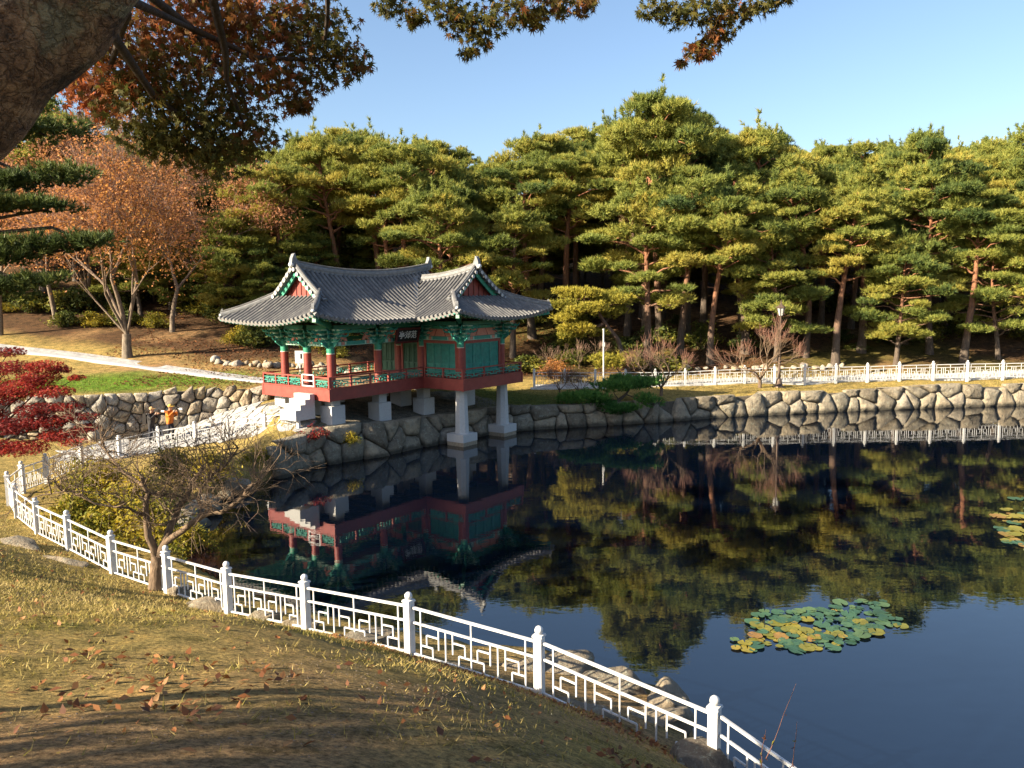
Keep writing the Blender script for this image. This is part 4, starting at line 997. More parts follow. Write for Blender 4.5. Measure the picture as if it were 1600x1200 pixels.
# last panel drops below the frame to the right
FF = []
for px, py, z, d in ((834.5, 576, 0, 0), (882.5, 576, 0, 0), (930, 576.5, 0, 0), (977.5, 576, 0, 0), (1024, 576, 0, 0), (1071, 575, 0, 0), (1117.5, 572.5, 0, 0), (1164, 570.7, 0, 0), (1210.8, 569, 0, 0), (1258, 568, 0, 0), (1306.8, 567.6, 0, 0), (1356, 566.7, 0, 0), (1406, 565, 0, 0), (1458.8, 564, 0, 0), (1512.5, 562.8, 0, 0), (1568, 562, 0, 0), (1625, 561, 0, 0), (1685, 560, 0, 0)):
    v = PD(px, py, 50.2 + (px - 834) / 734 * 1.9); FF.append((v.x, v.y, v.z - 1.28))
fence(FF, 'long straight white fence along the path on the far bank', PM13, (1.02, 0.82, 0.12), 0, 0.042, 0.026)

# ------------------------------------------------------------------ lamp post and pole
lb = PD(1217, 601, 50.2); lamp = empty('street_lamp', (lb.x, lb.y, landz(lb.x, lb.y) - 0.05)); tag(lamp, 'brown post-top lantern standing on the far lawn before the white fence', 'street lamp')
m = MB(); m.tube([(0, 0, 0), (0, 0, 0.12), (0, 0, 0.12), (0, 0, 0.55), (0, 0, 0.62)], [0.34, 0.34, 0.24, 0.17, 0.12], 12); m.build('base', MT['lampmetal'], lamp)
m = MB(); m.tube([(0, 0, 0.6), (0, 0, 4.55), (0, 0, 4.7)], [0.085, 0.06, 0.1], 10); m.tube([(0, 0, 1.6), (0, 0, 1.68)], 0.11, 10); m.build('pole', MT['lampmetal'], lamp)
gl = NT('lamp_glass'); gl.b.inputs['Base Color'].default_value = (0.75, 0.76, 0.74, 1); gl.b.inputs['Roughness'].default_value = 0.15; gl.b.inputs['Transmission Weight'].default_value = 0.5
m = MB(); m.tube([(0, 0, 4.7), (0, 0, 5.2)], [0.14, 0.26], 6, smooth=False); m.build('glass', gl.mat, lamp)
m = MB(); m.tube([(0, 0, 5.2), (0, 0, 5.24), (0, 0, 5.4), (0, 0, 5.48), (0, 0, 5.72)], [0.33, 0.33, 0.1, 0.06, 0.01], 6, smooth=False)
for k in range(6):
    a = math.pi * k / 3; m.bar((0.14 * math.cos(a), 0.14 * math.sin(a), 4.7), (0.262 * math.cos(a), 0.262 * math.sin(a), 5.2), 0.025)
m.build('lantern_cap', MT['lampmetal'], lamp)
pb = PD(943, 598, 51.5); m = MB(); zb = landz(pb.x, pb.y); m.tube([(pb.x, pb.y, zb - 0.1), (pb.x, pb.y, zb + 3.7)], 0.055, 8); m.box((pb.x, pb.y - 0.05, zb + 2.7), (0.16, 0.1, 0.28)); m.tube([(pb.x, pb.y, zb + 3.68), (pb.x, pb.y, zb + 3.74)], 0.075, 8)
tag(m.build('utility_pole', plain('grey_pole', (0.55, 0.55, 0.54), (0.42, 0.42, 0.41), 0.5, 6)), 'thin grey pole below the yellow pine by the far fence', 'pole')
nb = PD(468, 566, 46.0); m = MB(); zb = landz(nb.x, nb.y); m.box((nb.x, nb.y, zb + 0.95), (0.5, 0.06, 0.75)); m.bar((nb.x, nb.y + 0.05, zb - 0.1), (nb.x, nb.y + 0.05, zb + 1.3), 0.06); m.box((nb.x + 0.12, nb.y - 0.034, zb + 1.0), (0.1, 0.006, 0.3), 0, 1)
tag(m.build('notice_board', [MT['whitepaint'], MT['black']]), 'small white notice board behind the pavilion columns', 'sign')

# ------------------------------------------------------------------ foliage primitives (numpy)
def rdir(r, n):
    v = r.normal(size=(n, 3)); return v / np.linalg.norm(v, axis=1)[:, None]
def needles(C, D, L, r, blades=7, w=0.05, spread=0.75):
    """tufts of needle blades at C pointing along D; one triangle each"""
    n = len(C); C = np.repeat(C, blades, 0); D = np.repeat(D, blades, 0); L = np.repeat(np.broadcast_to(L, n), blades)
    d = D + rdir(r, len(C)) * spread; d /= np.linalg.norm(d, axis=1)[:, None]
    s = np.cross(d, rdir(r, len(C))); s /= np.linalg.norm(s, axis=1)[:, None] + 1e-9
    L = L * r.uniform(0.7, 1.15, len(C)); b = C - d * (L * 0.25)[:, None]
    wv = s * (w * r.uniform(0.7, 1.3, len(C)))[:, None]
    V = np.stack([b - wv, b + wv, C + d * L[:, None]], 1).reshape(-1, 3)
    F = np.arange(len(V)).reshape(-1, 3); return V, F
def diamonds(C, N_, size, r, asp=0.5):
    n = len(C); N_ = N_ / (np.linalg.norm(N_, axis=1)[:, None] + 1e-9)
    a = np.cross(N_, rdir(r, n)); a /= np.linalg.norm(a, axis=1)[:, None] + 1e-9; b = np.cross(N_, a)
    s = np.broadcast_to(size, n)[:, None] * r.uniform(0.65, 1.3, (n, 1))
    V = np.stack([C - a * s, C + b * s * asp + N_ * s * 0.15, C + a * s, C - b * s * asp + N_ * s * 0.15], 1).reshape(-1, 3)
    return V, np.arange(4 * n).reshape(-1, 4)
STAR = []
for k in range(7):
    a = math.radians([-125, -80, -40, 0, 40, 80, 125][k]); rl = [0.5, 0.78, 0.95, 1.05, 0.95, 0.78, 0.5][k]
    STAR.append((a, rl)); 
    if k < 6: STAR.append((math.radians(([-125, -80, -40, 0, 40, 80, 125][k] + [-125, -80, -40, 0, 40, 80, 125][k + 1]) / 2), 0.3))
STAR.append((math.pi, 0.12))
STAR = np.array([[math.cos(a) * q, math.sin(a) * q] for a, q in STAR])
def stars(C, A, N_, size, r):
    """seven-lobed leaves at C, tip along A, normal N_"""
    n = len(C); A = A / (np.linalg.norm(A, axis=1)[:, None] + 1e-9); B = np.cross(N_, A); B /= np.linalg.norm(B, axis=1)[:, None] + 1e-9; N2 = np.cross(A, B)
    s = np.broadcast_to(size, n)[:, None, None] * r.uniform(0.7, 1.25, (n, 1, 1)); k = len(STAR)
    rr = np.hypot(STAR[:, 0], STAR[:, 1])
    V = C[:, None] + s * (A[:, None] * STAR[None, :, :1] + B[:, None] * STAR[None, :, 1:] - N2[:, None] * (rr ** 2)[None, :, None] * 0.22)
    V = np.concatenate([C[:, None], V], 1).reshape(-1, 3); base = (np.arange(n) * (k + 1))[:, None, None]
    f = np.stack([np.zeros(k, int), np.arange(1, k + 1), np.roll(np.arange(1, k + 1), -1)], -1)
    return V, (base + f[None]).reshape(-1, 3)
def pad_tufts(r, c, rx, rz, dens, lobes=6, yscale=1.0):
    """needle tufts over a lumpy cloud-like pad; returns positions and directions"""
    P_, D_ = [], []
    for k in range(lobes):
        a = 2 * math.pi * (k + r.rand()) / lobes; q = rx * (0.62 if k else 0.0) * (0.7 + 0.5 * r.rand())
        lc = np.array(c) + np.array([math.cos(a) * q, math.sin(a) * q * yscale, (r.rand() - 0.5) * rz * 0.8]); lr = rx * (0.42 + 0.2 * r.rand())
        n = max(8, int(dens * lr * lr)); v = rdir(r, n); v[:, 2] = np.abs(v[:, 2]) * np.where(r.rand(n) < 0.85, 1, -0.6)
        q_ = np.where(r.rand(n, 1) < 0.14, r.uniform(1.0, 1.4, (n, 1)), r.uniform(0.7, 1.03, (n, 1))); P_.append(lc + v * np.array([lr, lr, rz * 0.75]) * q_)
        d = v * np.array([1, 1, 1.0]) + np.array([0, 0, 0.75]); D_.append(d / np.linalg.norm(d, axis=1)[:, None])
    return np.concatenate(P_), np.concatenate(D_)

def limb(m, a, b, r0, r1, rng, sag=0.0, n=5, sides=6, wob=0.08, mi=0):
    a, b = Vector(a), Vector(b); L = (b - a).length; pts = []
    for i in range(n + 1):
        t = i / n; p = a.lerp(b, t) + Vector((0, 0, sag * L * math.sin(math.pi * t)))
        if 0 < i < n: p += Vector((rng.uniform(-1, 1), rng.uniform(-1, 1), rng.uniform(-1, 1))) * wob * L
        pts.append(p)
    m.tube(pts, [r0 + (r1 - r0) * i / n for i in range(n + 1)], sides, mi); return pts

def make_pine(seed, H, cs, npad, spread, lean=(0, 0), mat='needles', dens=95, front=False, tl=0.36):
    rng = random.Random(seed); r = np.random.RandomState(seed)
    tr = MB(); n = 9; path = []; wx, wy = rng.uniform(-1, 1), rng.uniform(-1, 1)
    for i in range(n + 1):
        t = i / n
        path.append(Vector((lean[0] * t * H + 0.045 * H * math.sin(t * 4.2 + wx * 3) * wx, lean[1] * t * H + 0.035 * H * math.sin(t * 3.5 + wy * 3) * wy, t * H * 0.97 - 0.2)))
    path = [p - Vector((path[0].x, path[0].y, 0)) * (1 - i / n) for i, p in enumerate(path)]
    rb = 0.021 * H * rng.uniform(0.9, 1.15); tr.tube(path, [rb * (1.25 if i == 0 else 1 - 0.82 * i / n) for i in range(n + 1)], 8)
    def at(t):
        f = min(max(t, 0), 0.9999) * n; i = int(f); return path[i].lerp(path[i + 1], f - i)
    PP, DD, VV = [], [], []
    for k in range(npad):
        x = (k + rng.random()) / npad; hf = cs + (1 - cs) * x ** 0.85
        prof = math.sin(math.pi * (0.22 + 0.7 * x)) ** 0.8; az = k * 2.4 + rng.uniform(-0.5, 0.5)
        L = spread * prof * rng.uniform(0.45, 1.0) * (1 if x < 0.93 else 0.25)
        b0 = at(hf - 0.05); c = at(hf) + Vector((math.cos(az) * L, math.sin(az) * L, rng.uniform(-0.3, 0.5)))
        rx = rng.uniform(0.6, 1.3) * (spread / 3.4) * (0.8 + 0.3 * prof); rz = rx * rng.uniform(0.28, 0.62)
        limb(tr, b0, c - Vector((0, 0, rz * 0.3)), rb * 0.32 * (1.15 - 0.6 * x), 0.025, rng, rng.uniform(-0.03, 0.1), 5, 5, 0.05)
        p, d = pad_tufts(r, c, rx, rz, dens); PP.append(p); DD.append(d); VV.append(np.clip(rng.uniform(0.15, 0.85) + r.normal(0, 0.13, len(p)), 0, 1))
    for k in range(16):                                          # upright shoots that break the outline
        c = at(rng.uniform(0.84, 1.0)) + Vector((rng.uniform(-1, 1), rng.uniform(-1, 1), 0)) * spread * 0.42; nn_ = 26; tt = r.rand(nn_, 1); dr = np.array([rng.uniform(-0.5, 0.5), rng.uniform(-0.5, 0.5), 1.0])
        p = np.array(c) + tt * dr * rng.uniform(1.0, 2.0) + r.normal(0, 0.1, (nn_, 3)) * (1.3 - tt); PP.append(p); DD.append(np.tile(dr / np.linalg.norm(dr), (nn_, 1)) + r.normal(0, 0.35, (nn_, 3))); VV.append(np.clip(0.35 + r.normal(0, 0.13, nn_), 0, 1))
    for k in range(rng.randint(3, 6)):                           # dead snags on the lower trunk
        t = rng.uniform(0.25, cs + 0.1); az = rng.uniform(0, 6.28); a = at(t); limb(tr, a, a + Vector((math.cos(az), math.sin(az), rng.uniform(-0.1, 0.4))) * rng.uniform(0.6, 1.7), 0.045, 0.01, rng, 0.05, 3, 4, 0.08)
    P_ = np.concatenate(PP); D_ = np.concatenate(DD); vv = np.concatenate(VV)
    V, F = needles(P_, D_, tl, r, 7, 0.032, 0.85)
    tme = tr.mesh('trunk', MT['pinebark']); 
    cme_ = fast(None, V, F, MT[mat], var=np.repeat(vv, 21)) if False else None
    return tme, (V, F, np.repeat(vv, 21), mat)
def mesh_of(name, spec):
    V, F, var, mat = spec; o = fast(name, V, F, MT[mat], None, var=var); me = o.data; bpy.data.objects.remove(o); return me

VARIANTS = []
for sd_, H, cs, npad, spr in ((1, 14, 0.55, 28, 3.3), (2, 15, 0.6, 26, 3.5), (3, 13, 0.5, 28, 3.6), (4, 16, 0.58, 30, 3.8), (5, 12, 0.38, 32, 3.5), (6, 14, 0.42, 34, 3.8), (7, 17, 0.62, 28, 3.6), (8, 11, 0.24, 40, 3.6), (9, 12, 0.2, 44, 3.5)):
    rr_ = random.Random(sd_); t_, c_ = make_pine(sd_, H, cs, npad, spr, (rr_.uniform(-0.1, 0.1), rr_.uniform(-0.06, 0.03)))
    VARIANTS.append((H, t_, mesh_of('crown', c_)))
def place_pine(vi, x, y, H, label, group=None, rz=0.0, wide=1.0):
    h0, t_, c_ = VARIANTS[vi]; s = H / h0; z = landz(x, y) - 0.1
    root = empty('pine_tree', (x, y, z), rz); root.scale = (s * wide, s * wide, s); tag(root, label, 'tree', group)
    link('trunk', t_, root); link('crown', c_, root); return root
def skyline(px):
    k = [(-600, 190), (0, 200), (330, 235), (400, 225), (500, 212), (640, 200), (720, 235), (770, 250), (830, 215), (900, 205), (960, 170), (1010, 150), (1070, 175), (1120, 190), (1180, 200), (1260, 222), (1310, 245), (1350, 215), (1450, 208), (1540, 205), (1600, 200), (2400, 200)]
    for (a, u), (b, w) in zip(k, k[1:]):
        if a <= px <= b: return u + (w - u) * (px - a) / (b - a)
    return 205
rt = random.Random(77)
def zone(px):
    return ('at the far left edge' if px < 20 else 'behind the orange tree' if px < 340 else 'left of the roof ridge' if px < 470 else 'behind the main roof ridge' if px < 680 else 'behind the wing roof' if px < 860 else 'above the yellow pine' if px < 990
            else 'below the tallest crown' if px < 1110 else 'near the street lamp' if px < 1290 else 'well right of the street lamp' if px < 1450 else 'at the right edge')
# front row along the far fence: position (px), distance, top (py), variant
FRONT = [(1010, 57, 290, 4), (1062, 58.5, 265, 2), (1110, 56.5, 300, 3), (1165, 59, 250, 0), (1212, 57, 360, 7), (1258, 58, 270, 1), (1306, 56, 300, 0), (1345, 59, 260, 6), (1400, 56, 370, 8), (1452, 58.5, 265, 1), (1505, 56.5, 285, 3), (1560, 57, 365, 7), (1615, 58, 300, 0), (1665, 56, 320, 4)]
ORD = 'first second third fourth fifth sixth seventh eighth ninth tenth eleventh twelfth thirteenth fourteenth'.split()
for i, (px, d, py, vi) in enumerate(FRONT):
    b = PD(px, 560, d); zt = PD(px, py, d).z; H = zt - landz(b.x, b.y)
    place_pine(vi, b.x, b.y, H, ORD[i] + ' front-row pine behind the far fence, counting rightwards from the grey pole', 'pines along the edge of the wood', rt.uniform(0, 6.28), 1.08)
for d, px0, px1, step, dpy in ((63, 470, 1720, 62, 10), (69, -60, 1760, 64, 4), (76, -150, 1800, 66, 16), (84, -200, 1850, 70, 22), (94, -250, 1850, 80, 30), (104, -250, 1850, 90, 34)):
    px = px0
    while px < px1:
        p2 = px + rt.uniform(-18, 18); dd = d + rt.uniform(-2.2, 2.2); b = PD(p2, 500, dd)
        zt = PD(p2, skyline(p2) + dpy * rt.uniform(0.6, 1.5) + rt.uniform(-20, 32), dd).z
        H = min(26, max(9, zt - landz(b.x, b.y)))
        place_pine((0, 1, 3, 6, 2, 6, 3)[rt.randrange(7)], b.x, b.y, H, 'tall pine in the ' + {63: 'second', 69: 'third', 76: 'fourth', 84: 'fifth', 94: 'sixth', 104: 'rearmost'}[d] + ' row of the wood ' + zone(p2), 'pines deep in the wood', rt.uniform(0, 6.28), rt.uniform(0.85, 1.1) * (0.9 if H > 17 else 1.0))
        px += step
b = PD(1010, 500, 62); place_pine(3, b.x, b.y, PD(1010, 142, 62).z - landz(b.x, b.y), 'tallest pine, its crown rising above the skyline right of the pavilion', None, 1.0, 0.85)
for (px, d, py, vi, lab) in ((690, 56, 292, 4, 'pine with spreading branches directly behind the pavilion roof'), (800, 58, 318, 5, 'pine behind the right end of the pavilion roof'), (610, 62, 260, 0, 'pine behind the middle of the main roof ridge'), (455, 60, 250, 3, 'pine with leaning reddish trunk behind the left end of the roof'), (370, 66, 255, 6, 'dark pine left of the pavilion beside the orange tree')):
    b = PD(px, 500, d); place_pine(vi, b.x, b.y, PD(px, py, d).z - landz(b.x, b.y), lab, None, rt.uniform(0, 6.28), 1.05)
for k in range(16):
    px = 225 + k * 19 + rt.uniform(-8, 8); d = rt.uniform(57, 66); b = PD(px, 500, d)
    place_pine(7 + k % 2, b.x, b.y, rt.uniform(4.5, 8), 'bushy dark pine on the slope ' + zone(px), 'bushy pines on the left slope', rt.uniform(0, 6.28), 1.1)
for k in range(52):                                              # young bushy pines that close the gaps between the trunks
    px = -60 + k * 35 + rt.uniform(-14, 14); d = rt.uniform(66, 80); b = PD(px, 500, d)
    place_pine(7 + k % 2, b.x, b.y, rt.uniform(6.5, 9.5), 'young bushy pine in shade under the tall pines ' + zone(px), 'young pines under the tall ones', rt.uniform(0, 6.28), 1.2)
for (x, y, H) in ((-50, 52, 18), (-48, 58, 18), (-42, 62, 17), (-36, 60, 16)):
    place_pine(rt.randrange(7), x, y, H, 'pine at the far left edge of the park', 'pines beyond the left edge', rt.uniform(0, 6.28))

# ------------------------------------------------------------------ shaped pines with their own pads
def padded_pine(name, base, trunk_pts, pads, mat, label, dens=120, rb=0.16, cat='tree', tl=0.26, w=0.034, bark='pinebark', yscale=1.0, blades=7):
    rng = random.Random(hash(label) % 1000 if False else len(label) * 7); r = np.random.RandomState(len(label))
    root = empty(name, base); tag(root, label, cat); org = np.array(base)
    tr = MB(); pts = [Vector(p) for p in trunk_pts]; tr.tube(pts, [rb * (1 - 0.7 * i / (len(pts) - 1)) for i in range(len(pts))], 8)
    PP, DD, VV = [], [], []
    for (c, rx, rz) in pads:
        c = Vector(c); near_ = min(pts[1:], key=lambda q: (q - c).length); limb(tr, near_, c - Vector((0, 0, rz * 0.4)), rb * 0.3, 0.02, rng, 0.0, 5, 5, 0.06)
        p, d = pad_tufts(r, c, rx, rz, dens, 7, yscale); PP.append(p); DD.append(d); VV.append(np.clip(rng.uniform(0.25, 0.7) + r.normal(0, 0.15, len(p)), 0, 1))
    tr.build('trunk', MT[bark], root, tuple(base))
    V, F = needles(np.concatenate(PP), np.concatenate(DD), tl, r, blades, w); fast('crown', V, F, MT[mat], root, var=np.repeat(np.concatenate(VV), blades * 3), org=org); return root
# yellow pine right of the pavilion
d0 = 53.5; b = PD(985, 556, d0); b.z = landz(b.x, b.y)
padded_pine('pine_tree', tuple(b), [b, PD(965, 530, d0), PD(945, 505, d0 - 0.3), PD(930, 480, d0), PD(915, 462, d0)],
            [(PD(x, y, d0 + dz), rx, rz) for x, y, dz, rx, rz in ((905, 462, 0, 1.6, 0.5), (945, 466, 0.8, 1.5, 0.5), (968, 472, -0.4, 1.0, 0.4), (880, 478, -0.6, 1.0, 0.4), (915, 485, -1, 1.5, 0.5), (885, 498, -0.8, 1.0, 0.4), (955, 490, 0.8, 1.2, 0.45), (900, 515, -0.9, 1.2, 0.4), (930, 520, 0.2, 0.9, 0.35), (888, 524, -0.3, 0.8, 0.3))],
            'needles_yellow', 'bright yellow-green pine at the right tip of the pavilion roof', 130, 0.2)
b2 = PD(968, 585, 53); b2.z = landz(b2.x, b2.y)
padded_pine('pine_shrub', tuple(b2), [b2, b2 + Vector((0, 0, 0.5)), b2 + Vector((-0.3, 0, 0.9))], [(PD(960, 563, 53), 1.3, 0.45), (PD(985, 568, 53.4), 1.0, 0.4), (PD(945, 570, 52.8), 0.8, 0.4)], 'needles_yellow', 'low yellow-green pine shrub behind the far fence beneath the yellow pine', 130, 0.08, 'shrub')
# clipped green pine on the bank
d0 = 45.4; b = PD(962, 640, d0); b.z = landz(b.x, b.y) - 0.1
padded_pine('pine_shrub', tuple(b), [b, PD(966, 626, d0 - 0.3), PD(978, 616, d0 - 0.2), PD(985, 606, d0)],
            [(PD(x, y, d0 + dz), rx, rz) for x, y, dz, rx, rz in ((958, 606, 0, 1.1, 0.45), (990, 602, 0, 1.3, 0.5), (1012, 599, 0.2, 0.9, 0.4), (970, 594, 0.5, 0.8, 0.35), (890, 624, -0.6, 0.9, 0.4), (915, 624, -0.9, 1.2, 0.45), (938, 630, -0.6, 0.8, 0.4), (965, 641, -1.2, 0.9, 0.35), (983, 637, -1.0, 0.6, 0.3), (1013, 627, -0.8, 0.7, 0.45))],
            'needles_green', 'clipped dark green pine spreading over the stone bank right of the pavilion', 210, 0.13, 'shrub', 0.2, 0.028)
# near dark pine, its boughs entering from the left edge
base = Vector((-13.2, 14.5, landz(-13.2, 14.5) - 0.1))
tp = [base, base + Vector((0.2, 0.2, 3)), base + Vector((0.0, 0.5, 6)), base + Vector((0.4, 0.3, 9)), base + Vector((0.2, 0.2, 11.5))]
pads = []
rg = random.Random(5)
for (x, y, d, rx) in ((70, 205, 15.5, 0.7), (20, 210, 15.5, 0.8), (-60, 195, 15, 0.9), (110, 275, 14.5, 0.55), (60, 282, 14.6, 0.6), (0, 290, 14.6, 0.7), (75, 322, 14.2, 0.5), (20, 325, 14.2, 0.6), (-40, 315, 14, 0.8), (150, 378, 14, 0.45), (100, 385, 14, 0.6), (40, 392, 13.8, 0.7), (-30, 400, 13.6, 0.8), (70, 440, 13.5, 0.5), (15, 450, 13.5, 0.6), (-50, 455, 13.4, 0.8)):
    pads.append((PD(x, y, d), rx, rx * 0.28))
for k in range(26):
    a = rg.uniform(0, 6.28); L = rg.uniform(0.8, 3.6); z = rg.uniform(5.5, 11.8); c = Vector((-14.8 + math.cos(a) * L * 0.8, 14 + math.sin(a) * L, base.z + z))
    pads.append((c, rg.uniform(0.7, 1.1), 0.3))
padded_pine('pine_tree', tuple(base), tp, pads, 'needles_dark', 'dark pine whose level boughs reach in from the left edge', 240, 0.24, 'tree', 0.16, 0.014, 'darkbark', blades=10)

# ------------------------------------------------------------------ bare and leafy branching plants
def grow(m, p, d, L, r, depth, rng, tips, ang=0.55, ratio=0.76, kids=(2, 3), up=0.12, wob=0.18, sides=5, mi=0, minr=0.006):
    pts = [Vector(p)]; dd = Vector(d).normalized(); n = 3
    for i in range(n):
        dd = (dd + Vector((rng.uniform(-wob, wob), rng.uniform(-wob, wob), rng.uniform(-wob, wob) + up * 0.35))).normalized(); pts.append(pts[-1] + dd * L / n)
    r1 = max(minr, r * 0.68)
    m.tube(pts, [r + (r1 - r) * i / n for i in range(n + 1)], sides if depth > 1 else 3, mi, cap=False)
    if depth == 0: tips.append((pts[-1], dd)); return
    for k in range(rng.randint(*kids)):
        ax = dd.orthogonal().normalized(); ax.rotate(Matrix.Rotation(rng.uniform(0, 6.28), 3, dd)); nd = dd.copy(); nd.rotate(Matrix.Rotation(ang * rng.uniform(0.6, 1.3), 3, ax))
        st = pts[-1] if k < 2 else pts[rng.randint(1, n)]
        grow(m, st, nd, L * ratio * rng.uniform(0.8, 1.15), r1 * (0.95 if k == 0 else 0.75), depth - 1, rng, tips, ang, ratio, kids, up, wob, sides, mi, minr)
# orange tree on the terrace
rng = random.Random(12); b = PD(200, 567, 48.5); b.z = landz(b.x, b.y) - 0.15
ot = empty('deciduous_tree', tuple(b)); tag(ot, 'orange autumn tree with pale grey forked trunk on the left terrace', 'tree')
m = MB(); tips = []; bole = [b, b + Vector((0, 0, 0.9)), b + Vector((0.05, 0, 1.6))]; m.tube(bole, [0.36, 0.27, 0.26], 9)
for (dx, dy, L, rr) in ((-0.35, 0.1, 3.2, 0.14), (0.02, -0.15, 3.6, 0.16), (0.26, 0.1, 3.4, 0.14), (-0.15, -0.4, 2.8, 0.1), (0.5, -0.3, 2.7, 0.09), (-0.8, -0.2, 2.7, 0.08)):
    grow(m, bole[-1], Vector((dx, dy, 1)), L, rr, 5, rng, tips, 0.5, 0.77, (2, 3), 0.1, 0.12, 6)
m.build('trunk', MT['greybark'], ot, tuple(b))
r = np.random.RandomState(3); tw = MB()
T = np.array([t[0] for t in tips]); 
for p, d in tips:
    for k in range(6):
        q = (d + Vector((rng.uniform(-0.8, 0.8), rng.uniform(-0.8, 0.8), rng.uniform(-0.4, 0.7)))).normalized(); tw.tube([p, p + q * 0.5, p + q * 0.95 + Vector((0, 0, 0.08))], [0.012, 0.009, 0.005], 3, cap=False)
tag(tw.build('twigs', MT['twig'], ot, tuple(b)), kind='stuff')
C = np.repeat(T, 66, 0) + r.normal(0, 1.0, (len(T) * 66, 3)); keep = r.rand(len(C)) < np.clip(1.2 - (C[:, 2] - b.z) / 15.0, 0.35, 1); C = C[keep]
V, F = diamonds(C, rdir(r, len(C)) + np.array([0, 0, 0.8]), 0.09, r, 0.55); vv = np.repeat(np.clip(0.45 + 0.12 * np.sin(C[:, 0] * 1.1) + r.normal(0, 0.2, len(C)), 0, 1), 4)
tag(fast('crown', V, F, MT['orange'], ot, var=vv, org=np.array(b)), kind='stuff')
# far paler russet trees behind it
for j, (px, py, d, sd_) in enumerate(((90, 520, 56, 31), (330, 530, 60, 32), (0, 520, 53, 33), (270, 530, 55, 34), (140, 520, 60, 35))):
    rng = random.Random(sd_); r = np.random.RandomState(sd_); b = PD(px, py, d); b.z = landz(b.x, b.y) - 0.1
    o = empty('deciduous_tree', tuple(b)); tag(o, ['russet thin-leaved tree behind the orange tree, left of its trunk', 'slender bare-twigged tree between the orange tree and the pavilion', 'russet tree at the left edge behind the dark pine boughs', 'russet tree just right of the orange tree', 'pale russet tree farthest back behind the orange tree'][j], 'tree')
    m = MB(); tips = []; grow(m, b, Vector((0.05, 0, 1)), 3.2, 0.2, 6, rng, tips, 0.42, 0.8, (2, 3), 0.12, 0.12, 5); m.build('trunk', MT['greybark'] if j != 1 else MT['twig'], o, tuple(b))
    T = np.array([t[0] for t in tips]); nk = 34 if j != 1 else 18
    C = np.repeat(T, nk, 0) + r.normal(0, 0.45, (len(T) * nk, 3)); V, F = diamonds(C, rdir(r, len(C)), 0.1, r); tag(fast('crown', V, F, MT['orange'], o, var=np.repeat(r.uniform(0, 0.5, len(C)), 4), org=np.array(b)), kind='stuff')
# bare shrubs on the far lawn
def bare_shrub(px, py, d, size, seed, label, mat='redtwig', nstem=5, spread=0.9, depth=5):
    rng = random.Random(seed); b = PD(px, py, d); b.z = landz(b.x, b.y) - 0.05; o = empty('bare_tree', tuple(b)); tag(o, label, 'shrub')
    m = MB(); m2 = MB(); tips = []; h = size * 0.14; m.tube([b, b + Vector((0.02, 0, h))], [0.09 * size / 3, 0.08 * size / 3], 7)
    for k in range(nstem):
        a = 6.28 * k / nstem + rng.uniform(-0.4, 0.4); grow(m, b + Vector((0, 0, h)), Vector((math.cos(a) * spread, math.sin(a) * spread, 1)), size * 0.27, 0.05 * size / 3, depth, rng, tips, 0.46, 0.74, (2, 2) if k % 2 else (2, 3), 0.14, 0.2, 5, 0, 0.007)
    m.build('trunk', MT['shrubbark'] if mat != 'shrubbark' else MT['shrubbark'], o, tuple(b))
    for p, dd in tips:
        q = (dd + Vector((rng.uniform(-0.5, 0.5), rng.uniform(-0.5, 0.5), rng.uniform(0, 0.7)))).normalized(); m2.tube([p, p + q * size * 0.07, p + q * size * 0.13 + Vector((0, 0, 0.03))], [0.007, 0.006, 0.004], 3, cap=False)
    tag(m2.build('twigs', MT[mat], o, tuple(b)), kind='stuff'); return o
bare_shrub(1033, 614, 47.6, 3.7, 41, 'bare russet fan-shaped tree on the far lawn beside the clipped green pine')
bare_shrub(1187, 604, 49.6, 4.1, 42, 'bare russet tree on the far lawn just left of the street lamp', nstem=5, spread=0.85)
bare_shrub(874, 604, 48.5, 1.9, 43, 'small dark bare shrub on the lawn nearest the pavilion end', 'twig', 4)
bare_shrub(905, 606, 48.0, 1.6, 44, 'small dark bare shrub on the lawn left of the clipped green pine', 'twig', 4)
for j, (px, py, d, s) in enumerate(((1000, 556, 54, 2.2), (905, 560, 56, 2.2), (935, 556, 57, 2.0), (860, 562, 55, 2.2))):
    bare_shrub(px, py, d, s, 50 + j, 'leafless grey-brown brush behind the far fence', 'twig', 6, 0.7, 3)['group'] = 'leafless brush behind the fence'

